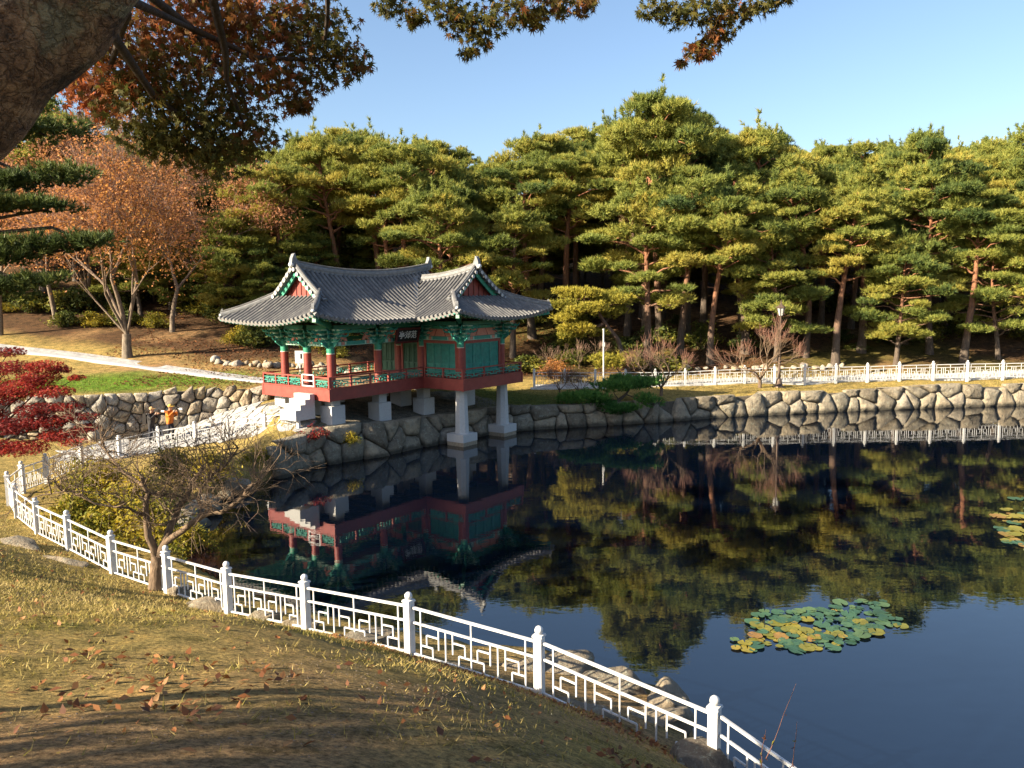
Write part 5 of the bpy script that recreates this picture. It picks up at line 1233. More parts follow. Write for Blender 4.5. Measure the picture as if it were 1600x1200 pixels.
# leafy shrubs (variants copied about)
def shrub_mesh(seed, R, H, n, size, mat, arch=False, droop=0.0):
    r = np.random.RandomState(seed); rng = random.Random(seed); st = MB(); C = []
    for k in range(26 if arch else 16):
        a = rng.uniform(0, 6.28); q = R * math.sqrt(rng.random()); h = H * rng.uniform(0.55, 1.05) * (1 - 0.45 * (q / R) ** 2)
        p0 = Vector((math.cos(a) * q * 0.15, math.sin(a) * q * 0.15, 0)); p1 = Vector((math.cos(a) * q * 0.6, math.sin(a) * q * 0.6, h)); p2 = Vector((math.cos(a) * q * 1.1, math.sin(a) * q * 1.1, h * (0.72 - droop)))
        pts = [p0, p0.lerp(p1, 0.55) + Vector((0, 0, h * 0.1)), p1, p2]; st.tube(pts, [0.02, 0.016, 0.011, 0.005], 4, cap=False)
        m_ = max(3, n // (26 if arch else 16))
        for i in range(m_):
            t = rng.random() ** 0.6 * 3; i0 = min(2, int(t)); p = pts[i0].lerp(pts[i0 + 1], t - i0); C.append(p + Vector((rng.gauss(0, 0.13), rng.gauss(0, 0.13), rng.gauss(0, 0.1))) * R)
    C = np.array(C); V, F = diamonds(C, rdir(r, len(C)) + np.array([0, 0, 0.6]), size, r, 0.42)
    vv = np.clip(0.5 + 0.25 * np.sin(C[:, 0] * 3 + seed) + r.normal(0, 0.18, len(C)), 0, 1)
    o = fast('foliage', V, F, MT[mat], None, var=np.repeat(vv, 4)); fm = o.data; bpy.data.objects.remove(o); return st.mesh('stems', MT['shrubbark']), fm
def place_shrub(ms, x, y, s, label, group=None, sz=1.0, dz=0.0, rz=None):
    root = empty('shrub', (x, y, landz(x, y) - 0.06 + dz), rt.uniform(0, 6.28) if rz is None else rz); root.scale = (s, s, s * sz); tag(root, label, 'shrub', group); link('stems', ms[0], root); link('foliage', ms[1], root); return root
U1 = shrub_mesh(61, 1.3, 1.3, 1500, 0.11, 'underbrush'); U2 = shrub_mesh(62, 1.1, 1.6, 1400, 0.10, 'underbrush'); Y1 = shrub_mesh(63, 1.3, 1.5, 2600, 0.075, 'yellowgreen', True, 0.25); Y2 = shrub_mesh(64, 1.1, 1.3, 2400, 0.07, 'yellowgreen', True, 0.35)
O1 = shrub_mesh(65, 1.0, 1.2, 1500, 0.06, 'orange'); R1 = shrub_mesh(66, 0.7, 0.6, 500, 0.05, 'redleaf')
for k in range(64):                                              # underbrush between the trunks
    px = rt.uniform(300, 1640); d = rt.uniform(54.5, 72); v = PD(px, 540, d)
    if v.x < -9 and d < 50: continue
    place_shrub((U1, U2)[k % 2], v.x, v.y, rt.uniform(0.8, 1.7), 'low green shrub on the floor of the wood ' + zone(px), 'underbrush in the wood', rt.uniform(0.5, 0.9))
for k in range(48):
    px = rt.uniform(-30, 560); d = rt.uniform(51, 62) if px > 330 else rt.uniform(55, 66); v = PD(px, 540, d)
    place_shrub((U1, U2, Y1)[k % 3], v.x, v.y, rt.uniform(0.8, 1.6), 'leafy shrub on the slope ' + zone(px), 'shrubs on the slope left of the pavilion', rt.uniform(0.6, 1.0))
v = PD(868, 597, 53.5); place_shrub(O1, v.x, v.y, 1.25, 'round orange-brown shrub behind the far fence at its pavilion end')
for j, (px, py, d, s, lab) in enumerate(((150, 745, 26.5, 1.15, 'tall green shrub behind the fence bend, farthest left of the bank shrubs'), (205, 760, 25.5, 1.1, 'green-yellow shrub behind the crooked tree, left of its trunk'), (120, 800, 23.6, 0.9, 'yellow shrub right behind the fence at its left bend'), (175, 810, 22.8, 1.0, 'bright yellow arching shrub behind the near fence'), (235, 815, 22.3, 0.95, 'yellow shrub directly behind the crooked tree trunk'), (290, 835, 21.6, 0.7, 'small yellow shrub at the water edge right of the crooked tree trunk'), (330, 730, 29.0, 0.85, 'golden shrub on the bank below the plaza fence'), (400, 712, 31.8, 0.7, 'olive shrub on the bank near the plaza corner'), (270, 725, 29.5, 0.9, 'olive green shrub below the plaza fence near the photographers'))):
    v = PD(px, py, d); z = landz(v.x, v.y); place_shrub((Y1, Y2)[j % 2], v.x, v.y, s, lab, None, 1.0, min(0.3, max(-0.3, v.z - z - 0.5)))
v = PD(552, 700, 36.0); place_shrub(Y2, v.x - 0.15, v.y - 0.55, 0.62, 'small golden shrub growing on the stone bank below the pavilion corner', None, 0.9, -0.75)
v = PD(500, 690, 34.6); place_shrub(R1, v.x - 0.2, v.y - 0.3, 1.1, 'thin red-leaved shrub on the stone bank at the plaza corner', None, 1.0, -0.3)
# red maple at the left edge
rng = random.Random(71); r = np.random.RandomState(71); b = Vector((-20.6, 28.5, landz(-20.6, 28.5) - 0.1)); o = empty('maple_tree', tuple(b)); tag(o, 'small red maple at the left edge in front of the retaining wall', 'tree')
m = MB(); tips = []; m.tube([b, b + Vector((0.1, 0, 1.0))], [0.13, 0.1], 7)
pads = [(PD(x, y, d), rx) for x, y, d, rx in ((20, 575, 29, 0.9), (70, 572, 28.5, 0.7), (95, 578, 28.6, 0.45), (40, 605, 28, 1.0), (85, 612, 27.8, 0.7), (0, 620, 28, 1.0), (60, 640, 27.5, 0.8), (110, 652, 27.5, 0.6), (140, 650, 27.6, 0.4), (20, 665, 27, 0.9), (90, 680, 27, 0.7), (-30, 600, 28.5, 1.1), (-40, 650, 27.5, 1.1), (15, 550, 29.5, 0.6), (115, 690, 26.8, 0.5), (40, 700, 26.6, 0.8), (-10, 700, 26.8, 0.9), (120, 590, 28.4, 0.35), (135, 668, 27.4, 0.5), (70, 660, 27.3, 0.8), (60, 590, 28.3, 0.8), (105, 635, 27.7, 0.6))]
Cs, vs_ = [], []
for c, rx in pads:
    limb(m, b + Vector((0.1, 0, 1.0)), c, 0.05, 0.012, rng, 0.06, 5, 5, 0.05)
    n = int(1500 * rx * rx); v = rdir(r, n) * np.array([rx, rx, rx * 0.33]) * (r.rand(n, 1) ** 0.4); Cs.append(np.array(c) + v); vs_.append(np.clip(0.45 + (rng.random() - 0.5) * 0.5 + r.normal(0, 0.2, n), 0, 1))
m.build('trunk', MT['darkbark'], o, tuple(b)); C = np.concatenate(Cs); N_ = rdir(r, len(C)) * 0.6 + np.array([0, 0, 1.0])
V, F = stars(C, rdir(r, len(C)) + np.array([0, 0, -0.3]), N_, 0.075, r); tag(fast('crown', V, F, MT['redleaf'], o, var=np.repeat(np.concatenate(vs_), len(STAR) + 1), org=np.array(b)), kind='stuff')

# crooked bare tree at the near fence
rng = random.Random(82); b = PD(243, 908, 18.0); b.z = landz(b.x, b.y) - 0.08
o = empty('bare_tree', tuple(b)); tag(o, 'crooked bare many-branched tree standing at the near white fence', 'tree')
m = MB(); m2 = MB(); D0 = 18.0
def bough(pts, r0, r1):
    P_ = [PD(x, y, d) for x, y, d in pts]; fine = []
    for i in range(len(P_) - 1):
        for t in (0, 0.5): fine.append(P_[i].lerp(P_[i + 1], t) + Vector((rng.uniform(-1, 1), rng.uniform(-1, 1), rng.uniform(-1, 1))) * (0.035 if i + t > 0 else 0))
    fine.append(P_[-1]); n = len(fine)
    m.tube(fine, [0.82 * (r0 + (r1 - r0) * i / (n - 1)) for i in range(n)], 8); return fine
m.tube([b - Vector((0, 0, 0.1)), b + Vector((0, 0, 0.25)), PD(247, 868, D0)], [0.23, 0.165, 0.155], 10)
B1 = bough([(243, 872, D0), (232, 840, D0 - 0.1), (228, 800, D0 - 0.2), (232, 770, D0 - 0.2), (222, 745, D0 - 0.3)], 0.125, 0.06)
B2 = bough([(250, 872, D0), (258, 840, D0), (275, 808, D0 + 0.2), (290, 775, D0 + 0.2), (300, 755, D0 + 0.3), (318, 730, D0 + 0.4)], 0.13, 0.05)
B3 = bough([(256, 850, D0), (285, 828, D0 - 0.2), (318, 805, D0 - 0.4), (345, 800, D0 - 0.5), (372, 785, D0 - 0.5), (385, 765, D0 - 0.5), (420, 735, D0 - 0.4)], 0.1, 0.03)
B4 = bough([(228, 805, D0), (200, 795, D0 - 0.6), (150, 788, D0 - 0.9), (112, 768, D0 - 1.0), (80, 772, D0 - 1.0)], 0.045, 0.015)
B5 = bough([(315, 805, D0 - 0.4), (310, 780, D0 - 0.2), (322, 750, D0), (350, 730, D0), (372, 700, D0 + 0.2)], 0.06, 0.02)
B6 = bough([(225, 760, D0 - 0.2), (190, 735, D0), (165, 705, D0), (150, 690, D0 + 0.2)], 0.05, 0.016)
tips = []
for B, n in ((B1, 17), (B2, 22), (B3, 26), (B4, 14), (B5, 20), (B6, 15)):
    for k in range(n):
        i = rng.randint(len(B) // 3, len(B) - 1); d_ = Vector((rng.uniform(-1, 1), rng.uniform(-0.7, 0.7), rng.uniform(-0.1, 0.9)))
        grow(m, B[i], d_, rng.uniform(0.25, 0.46), 0.018, 2, rng, tips, 0.6, 0.8, (2, 3), 0.1, 0.3, 5, 0, 0.006)
for p, dd in tips:
    for k in range(2):
        q = (dd + Vector((rng.uniform(-0.7, 0.7), rng.uniform(-0.7, 0.7), rng.uniform(-0.2, 0.5)))).normalized(); m2.tube([p, p + q * 0.2, p + q * 0.42], [0.006, 0.005, 0.003], 3, cap=False)
m.build('trunk', MT['shrubbark'], o, tuple(b)); tag(m2.build('twigs', MT['shrubbark'], o, tuple(b)), kind='stuff')

# ------------------------------------------------------------------ the maple the picture is taken under
rng = random.Random(91); r = np.random.RandomState(91); b = Vector((-3.9, 2.7, landz(-3.9, 2.7) - 0.15)); mp = empty('maple_tree', tuple(b)); tag(mp, 'big maple with a leaning mossy trunk, its dark red leaves hanging over the top', 'tree')
m = MB(); tk = [b, Vector((-3.45, 2.85, 7.0)), Vector((-2.75, 2.95, 7.85)), Vector((-2.05, 3.0, 8.42)), Vector((-1.62, 3.0, 8.8)), Vector((-1.25, 3.05, 9.3)), Vector((-0.8, 3.2, 10.1)), Vector((-0.4, 3.5, 11.2)), Vector((0.1, 4.2, 12.6))]
tkr = [0.40, 0.32, 0.285, 0.265, 0.245, 0.22, 0.2, 0.16, 0.08]; ft, fr = [], []
for i in range(8):
    for k in range(9): ft.append(tk[i].lerp(tk[i + 1], k / 9)); fr.append(tkr[i] + (tkr[i + 1] - tkr[i]) * k / 9)
tmb = MB(); tmb.tube(ft, fr, 40); lump = []
for v in tmb.v:
    x, y, z = v; q = 0.5 * math.sin(x * 9 + z * 4) * math.sin(y * 8 - z * 5) + 0.35 * math.sin(x * 21 - z * 13 + 1) * math.sin(y * 19 + z * 11) + 0.25 * math.sin(x * 43 + y * 37) * math.sin(z * 31 + x * 17)
    c_ = min(ft, key=lambda p: (p - Vector(v)).length); d_ = (Vector(v) - c_); lump.append(tuple(Vector(v) + d_ * 0.11 * q))
tmb.v = lump
def maplebark():
    k = NT('mossy_maple_bark'); v = k.coord(); n1 = k.noise(2.2, 8, 0.7, v, 0.6); n2 = k.noise(5, 7, 0.75, v, 0.4); n3 = k.noise(26, 6, 0.7, v)
    c = k.ramp(n2, [(0.4, (0.06, 0.034, 0.02)), (0.5, (0.27, 0.155, 0.085)), (0.6, (0.5, 0.32, 0.18))]); c = k.mix(k.ramp(n1, [(0.54, (0, 0, 0)), (0.6, (0.8, 0.8, 0.8))]), c, (0.32, 0.3, 0.19)); c = k.mix(k.ramp(k.noise(3.1, 6, 0.7, v), [(0.55, (0, 0, 0)), (0.7, (0.6, 0.6, 0.6))]), c, (0.055, 0.06, 0.022))
    k.l(c, k.b.inputs['Base Color']); k.b.inputs['Roughness'].default_value = 0.95; mpg = k.n('ShaderNodeMapping'); mpg.inputs['Scale'].default_value = (1, 1, 0.5); k.l(v, mpg.inputs[0])
    vo = k.n('ShaderNodeTexVoronoi', feature='DISTANCE_TO_EDGE'); vo.inputs['Scale'].default_value = 24
    wv_ = k.n('ShaderNodeVectorMath', operation='ADD'); k.l(mpg.outputs[0], wv_.inputs[0]); nzc = k.n('ShaderNodeTexNoise'); nzc.inputs['Scale'].default_value = 14; nzc.inputs['Detail'].default_value = 6; k.l(v, nzc.inputs['Vector'])
    scl = k.n('ShaderNodeVectorMath', operation='SCALE'); scl.inputs['Scale'].default_value = 0.16; k.l(nzc.outputs['Color'], scl.inputs[0]); k.l(scl.outputs[0], wv_.inputs[1]); k.l(wv_.outputs[0], vo.inputs['Vector'])
    ed = k.ramp(vo.outputs['Distance'], [(0.0, (0.6, 0.58, 0.56)), (0.16, (1, 1, 1))]); c = k.mix(1.0, c, ed, 'MULTIPLY'); k.l(c, k.b.inputs['Base Color'])
    k.bump(k.math('ADD', n2, k.math('ADD', k.math('MULTIPLY', n3, 0.6), k.math('MULTIPLY', ed, 0.55))), 1.0, 0.09); return k.mat
clusters = []                                                    # (centre, rx, rz, hue)
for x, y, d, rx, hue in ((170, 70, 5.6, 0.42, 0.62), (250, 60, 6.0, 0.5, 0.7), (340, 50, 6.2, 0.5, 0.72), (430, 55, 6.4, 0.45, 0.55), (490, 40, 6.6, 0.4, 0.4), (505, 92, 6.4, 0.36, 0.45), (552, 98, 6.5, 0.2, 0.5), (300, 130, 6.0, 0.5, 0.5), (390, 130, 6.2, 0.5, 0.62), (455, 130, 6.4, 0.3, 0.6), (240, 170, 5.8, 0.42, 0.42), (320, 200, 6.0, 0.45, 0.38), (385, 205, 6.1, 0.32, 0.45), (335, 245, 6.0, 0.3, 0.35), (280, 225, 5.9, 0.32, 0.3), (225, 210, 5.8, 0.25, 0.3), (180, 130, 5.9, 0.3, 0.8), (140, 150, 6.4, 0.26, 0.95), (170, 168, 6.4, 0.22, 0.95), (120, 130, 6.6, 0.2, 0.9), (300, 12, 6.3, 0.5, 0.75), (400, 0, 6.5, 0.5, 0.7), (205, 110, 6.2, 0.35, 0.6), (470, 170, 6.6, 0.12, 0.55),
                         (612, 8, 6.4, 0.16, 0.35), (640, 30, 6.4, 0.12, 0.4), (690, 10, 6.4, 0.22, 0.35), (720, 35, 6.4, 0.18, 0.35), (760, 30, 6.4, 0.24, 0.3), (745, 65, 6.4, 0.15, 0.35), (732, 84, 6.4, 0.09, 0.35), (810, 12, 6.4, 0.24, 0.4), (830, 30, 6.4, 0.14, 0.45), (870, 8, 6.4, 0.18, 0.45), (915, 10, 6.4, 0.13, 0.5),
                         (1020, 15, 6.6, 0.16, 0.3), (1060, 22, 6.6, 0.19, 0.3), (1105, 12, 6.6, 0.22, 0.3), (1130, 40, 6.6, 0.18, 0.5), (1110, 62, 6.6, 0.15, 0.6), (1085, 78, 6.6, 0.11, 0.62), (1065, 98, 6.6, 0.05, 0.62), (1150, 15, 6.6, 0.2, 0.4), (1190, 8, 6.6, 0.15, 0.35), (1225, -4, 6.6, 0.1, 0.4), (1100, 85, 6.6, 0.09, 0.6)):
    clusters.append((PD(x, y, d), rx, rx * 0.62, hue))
for k in range(54):                                              # the rest of the crown, above the view
    a = rng.uniform(-3.1, 3.1); q = rng.uniform(0.4, 5.2); z = rng.uniform(10.9, 13.8) + 0.25 * max(0, q - 3); c = Vector((-1.2 + math.cos(a) * q, 3.2 + math.sin(a) * q, z))
    if c.y > 0.5 and (c.z - CAMH) / c.y < 0.47: c.z = CAMH + 0.47 * c.y + rng.uniform(0.3, 0.8)
    clusters.append((c, rng.uniform(0.55, 0.95), 0.3, rng.uniform(0.3, 0.7)))
Cs, Hs = [], []
hubs = [tk[5], tk[6], tk[7], tk[8]]
for j, (c, rx, rz, hue) in enumerate(clusters):
    h = min(hubs, key=lambda q: (q - c).length); 
    if j >= 46 or j in (5, 12, 17, 20): limb(m, h, c, 0.05, 0.01, rng, 0.05, 6, 5, 0.03, 0)
    n = int((1700 if j < 46 else 420) * (rx ** 1.7) + 14); v = rdir(r, n) * np.array([rx, rx, rz]) * (r.rand(n, 1) ** 0.45); Cs.append(np.array(c) + v); Hs.append(np.clip(hue - 0.1 + r.normal(0, 0.14, n), 0, 1))
def spray(pts, r0):                                             # thin boughs that carry the hanging sprays
    P_ = [PD(*p) for p in pts]; m.tube([tk[7]] + [P_[0].lerp(tk[7], 0.4) + Vector((0, 0, 0.3))] + P_, [0.05, 0.035] + [r0 * (1 - 0.75 * i / len(P_)) for i in range(len(P_))], 5)
spray([(420, -40, 6.4), (560, -30, 6.4), (680, 5, 6.4), (740, 50, 6.4)], 0.018); spray([(600, -70, 6.4), (800, -10, 6.4), (920, 8, 6.4)], 0.016); spray([(900, -120, 6.6), (1080, -20, 6.6), (1125, 40, 6.6), (1070, 92, 6.6)], 0.016); spray([(950, -90, 6.6), (1150, -20, 6.6), (1225, -2, 6.6)], 0.014)
for pts, r0 in ((((230, -10, 5.0), (300, 45, 5.8), (400, 90, 6.1), (520, 95, 6.4)), 0.03), (((180, 60, 4.5), (240, 150, 5.6), (310, 200, 5.9), (345, 245, 6.0)), 0.028), (((200, 20, 4.6), (170, 110, 5.8), (140, 150, 6.4)), 0.022), (((300, 45, 5.8), (380, 150, 6.1), (390, 205, 6.1)), 0.018)):
    P_ = [tk[4]] + [PD(*p) for p in pts]; m.tube(P_, [r0 * 1.6] + [r0 * (1 - 0.75 * i / len(pts)) for i in range(len(pts))], 6)
tmb.build('trunk', maplebark(), mp, tuple(b)); m.build('branches', MT['darkbark'], mp, tuple(b))
C = np.concatenate(Cs); Hh = np.concatenate(Hs); A = rdir(r, len(C)) * 0.7 + np.array([0, 0, -0.75]); N_ = rdir(r, len(C)) + np.array([0, 0, 0.5])
depth = C[:, 1]; py_ = 600 - FPX * ((C - np.array([0, 0, CAMH])) @ np.array(CU)) / ((C - np.array([0, 0, CAMH])) @ np.array(_F)); inview = (py_ > 5)
order = np.argsort(depth + np.where(inview, 0, 100))[:290]
single = np.zeros(len(C), bool); single[order] = True
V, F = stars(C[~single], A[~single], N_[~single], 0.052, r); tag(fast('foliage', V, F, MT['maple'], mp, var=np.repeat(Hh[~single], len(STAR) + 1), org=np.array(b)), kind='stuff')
LM = []
for k in range(5):                                               # leaves nearest the lens, one by one
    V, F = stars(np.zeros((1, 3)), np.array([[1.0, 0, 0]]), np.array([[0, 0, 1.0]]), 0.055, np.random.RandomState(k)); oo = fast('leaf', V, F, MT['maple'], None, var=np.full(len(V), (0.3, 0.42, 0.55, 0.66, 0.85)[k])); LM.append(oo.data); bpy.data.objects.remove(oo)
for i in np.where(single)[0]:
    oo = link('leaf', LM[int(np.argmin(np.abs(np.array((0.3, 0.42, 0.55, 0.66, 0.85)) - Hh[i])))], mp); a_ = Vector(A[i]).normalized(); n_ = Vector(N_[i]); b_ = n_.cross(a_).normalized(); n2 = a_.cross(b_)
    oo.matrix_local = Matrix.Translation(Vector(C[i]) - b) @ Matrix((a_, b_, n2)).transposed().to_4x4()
# trees out of view on the sun side that dapple the foreground
for j, (x, y, sd_, s_) in enumerate(((-13.0, 0.5, 131, 2.5), (-16.5, -4.5, 132, 2.7), (-11.0, -6.0, 133, 2.4))):
    rng = random.Random(sd_); r = np.random.RandomState(sd_); b = Vector((x, y, landz(x, y) - 0.1)); o = empty('deciduous_tree', tuple(b)); tag(o, 'thin-leaved tree on the slope beside the photographer, out of view to the left', 'tree', 'trees shading the foreground')
    m = MB(); tips = []; grow(m, b, Vector((0.05, 0, 1)), s_, 0.2, 5, rng, tips, 0.5, 0.8, (2, 3), 0.08, 0.12, 5); m.build('trunk', MT['greybark'], o, tuple(b))
    T = np.array([t[0] for t in tips]); C = np.repeat(T, 50, 0) + r.normal(0, 0.5, (len(T) * 50, 3)); V, F = diamonds(C, rdir(r, len(C)), 0.13, r); tag(fast('crown', V, F, MT['orange'], o, var=np.repeat(r.uniform(0, 0.6, len(C)), 4), org=np.array(b)), kind='stuff')

# ------------------------------------------------------------------ rocks
def rock(name, c, size, seed, label=None, cat='rock', mat='stone', sub=4, rz=0.0, group=None, parent=None, flat=0.0):
    import bmesh
    bm = bmesh.new(); bmesh.ops.create_icosphere(bm, subdivisions=sub, radius=1.0); r = np.random.RandomState(seed)
    co = np.array([v.co[:] for v in bm.verts]); disp = np.zeros(len(co))
    pl = rdir(r, 16); off = r.uniform(0.5, 0.85, 16)
    for k in range(16):                                          # knock flat faces off the boulder
        h = co @ pl[k]; co = co - np.maximum(0, h - off[k])[:, None] * pl[k][None] * 0.93
    for k in range(22):
        f = rdir(r, 1)[0] * r.uniform(1.5, 11); a = 0.09 / (1 + np.linalg.norm(f) * 0.45); disp += a * np.sin(co @ f + r.rand() * 6.28)
    co = co * (1 + disp)[:, None]
    co[:, 2] = np.where(co[:, 2] < -0.5, -0.5, co[:, 2]); co = co * np.array(size) * 0.5
    for v, p in zip(bm.verts, co): v.co = p
    me = bpy.data.meshes.new(name); bm.to_mesh(me); bm.free(); me.polygons.foreach_set('use_smooth', [True] * len(me.polygons)); me.materials.append(MT[mat])
    o = link(name, me, parent); o.location = c; o.rotation_euler = (0, 0, rz)
    if label: tag(o, label, cat, group)
    return o
MT['rock'] = stonemat('near_boulder', [(0, (0.19, 0.16, 0.12)), (1, (0.27, 0.22, 0.16))], scale=3.2)
MT['darkrock'] = stonemat('brown_boulder', [(0, (0.13, 0.105, 0.08)), (1, (0.16, 0.13, 0.10))], scale=4.0, wet=False)
def on(px, py, z=None, d=None):
    v = PZ(px, py, z) if d is None else PD(px, py, d); return v
for j, (px, py, z, size, rz, lab) in enumerate((
        (860, 1040, 0.45, (2.3, 1.7, 1.3), 0.4, 'pale sunlit boulder beyond the near fence, at the middle post'), (955, 1062, 0.4, (2.1, 1.5, 1.25), -0.3, 'pale sunlit boulder between the two nearest fence posts, beyond the rails'), (1040, 1090, 0.4, (1.5, 1.2, 1.4), 0.7, 'grey block-shaped boulder farthest out in the water'), (1010, 1115, 0.55, (1.6, 1.2, 1.1), 0.2, 'shaded boulder behind the lattice left of the nearest post'),
        (810, 1045, 0.55, (1.3, 0.9, 0.9), 0.2, 'small pale boulder just left of the middle fence post'), (905, 1105, 1.0, (1.7, 0.9, 0.7), -0.5, 'dark boulder under the rails right of the middle post'), (575, 1000, 1.15, (1.6, 0.9, 0.75), 0.2, 'flat grey boulder under the fence left of the tall middle post'), (690, 1045, 1.2, (1.2, 0.7, 0.5), 0.0, 'low leaf-strewn boulder at the foot of the tall middle post'),
        (330, 945, 0.8, (1.5, 0.9, 0.5), 0.3, 'low sandy boulder right of the crooked tree'), (282, 918, 0.75, (0.7, 0.5, 0.5), 0.9, 'small grey boulder at the foot of the crooked tree'), (415, 958, 0.95, (0.8, 0.5, 0.5), 0.1, 'small tilted slab of rock under the fence'), (470, 968, 1.0, (1.0, 0.5, 0.45), 0.1, 'grey flat rock under the fence beside the second small post'),
        (95, 880, 0.75, (2.6, 1.2, 0.7), -0.3, 'long flat rock at the fence on the left'), (20, 850, 0.9, (2.4, 1.4, 0.8), -0.2, 'brown rock at the left edge below the fence'))):
    v = PZ(px, py, z); rock('boulder', (v.x, v.y, z - size[2] * 0.22), size, 100 + j, lab, 'rock', 'rock', 4, rz)
v = PZ(1095, 1185, 1.35); rock('boulder', (v.x, v.y, 1.05), (1.5, 1.1, 1.0), 131, 'dark brown earthy boulder at the bottom edge by the nearest post', 'rock', 'darkrock', 5, 0.3)
rr = random.Random(8)
for i in range(len(SHORE_LEFT) - 8):                             # rocks along the near and left water line
    a, b_ = Vector(SHORE_LEFT[i]), Vector(SHORE_LEFT[i + 1]); n = int((b_ - a).length / 0.9) + 1
    for k in range(n):
        p = a.lerp(b_, (k + rr.random() * 0.6) / n)
        if p.x > -0.6 or p.y < 25: continue
        s = rr.uniform(0.8, 1.4); rock('shore_rock', (p.x, p.y, 0.1), (s * 1.2, s, s * 0.9), 200 + i * 9 + k, 'grey rock lining the near and left water edge', 'rock', 'stone', 3, rr.uniform(0, 3), 'rocks along the near water edge')
for k in range(34):                                              # low stone edging behind the pavilion
    px = 335 + k * 7.2 + rr.uniform(-2, 2); v = PD(px, 563 + rr.uniform(-4, 5), 47.5 + rr.uniform(-0.5, 0.8)); s = rr.uniform(0.35, 0.75)
    rock('edging_stone', (v.x, v.y, landz(v.x, v.y) + s * 0.15), (s * 1.3, s, s * 0.9), 300 + k, 'grey stone in the low row along the slope behind the pavilion', 'stone', 'wallstone', 2, rr.uniform(0, 3), 'low row of stones behind the pavilion')
for k in range(22):
    px = 1000 + k * 15 + rr.uniform(-4, 4); v = PD(px, 570, 55.2 + rr.uniform(-0.3, 0.5)); s = rr.uniform(0.4, 0.7)
    rock('edging_stone', (v.x, v.y, landz(v.x, v.y) + s * 0.15), (s * 1.3, s, s * 0.9), 340 + k, 'pale stone edging the wood behind the far fence', 'stone', 'wallstone', 2, rr.uniform(0, 3), 'stones edging the wood')

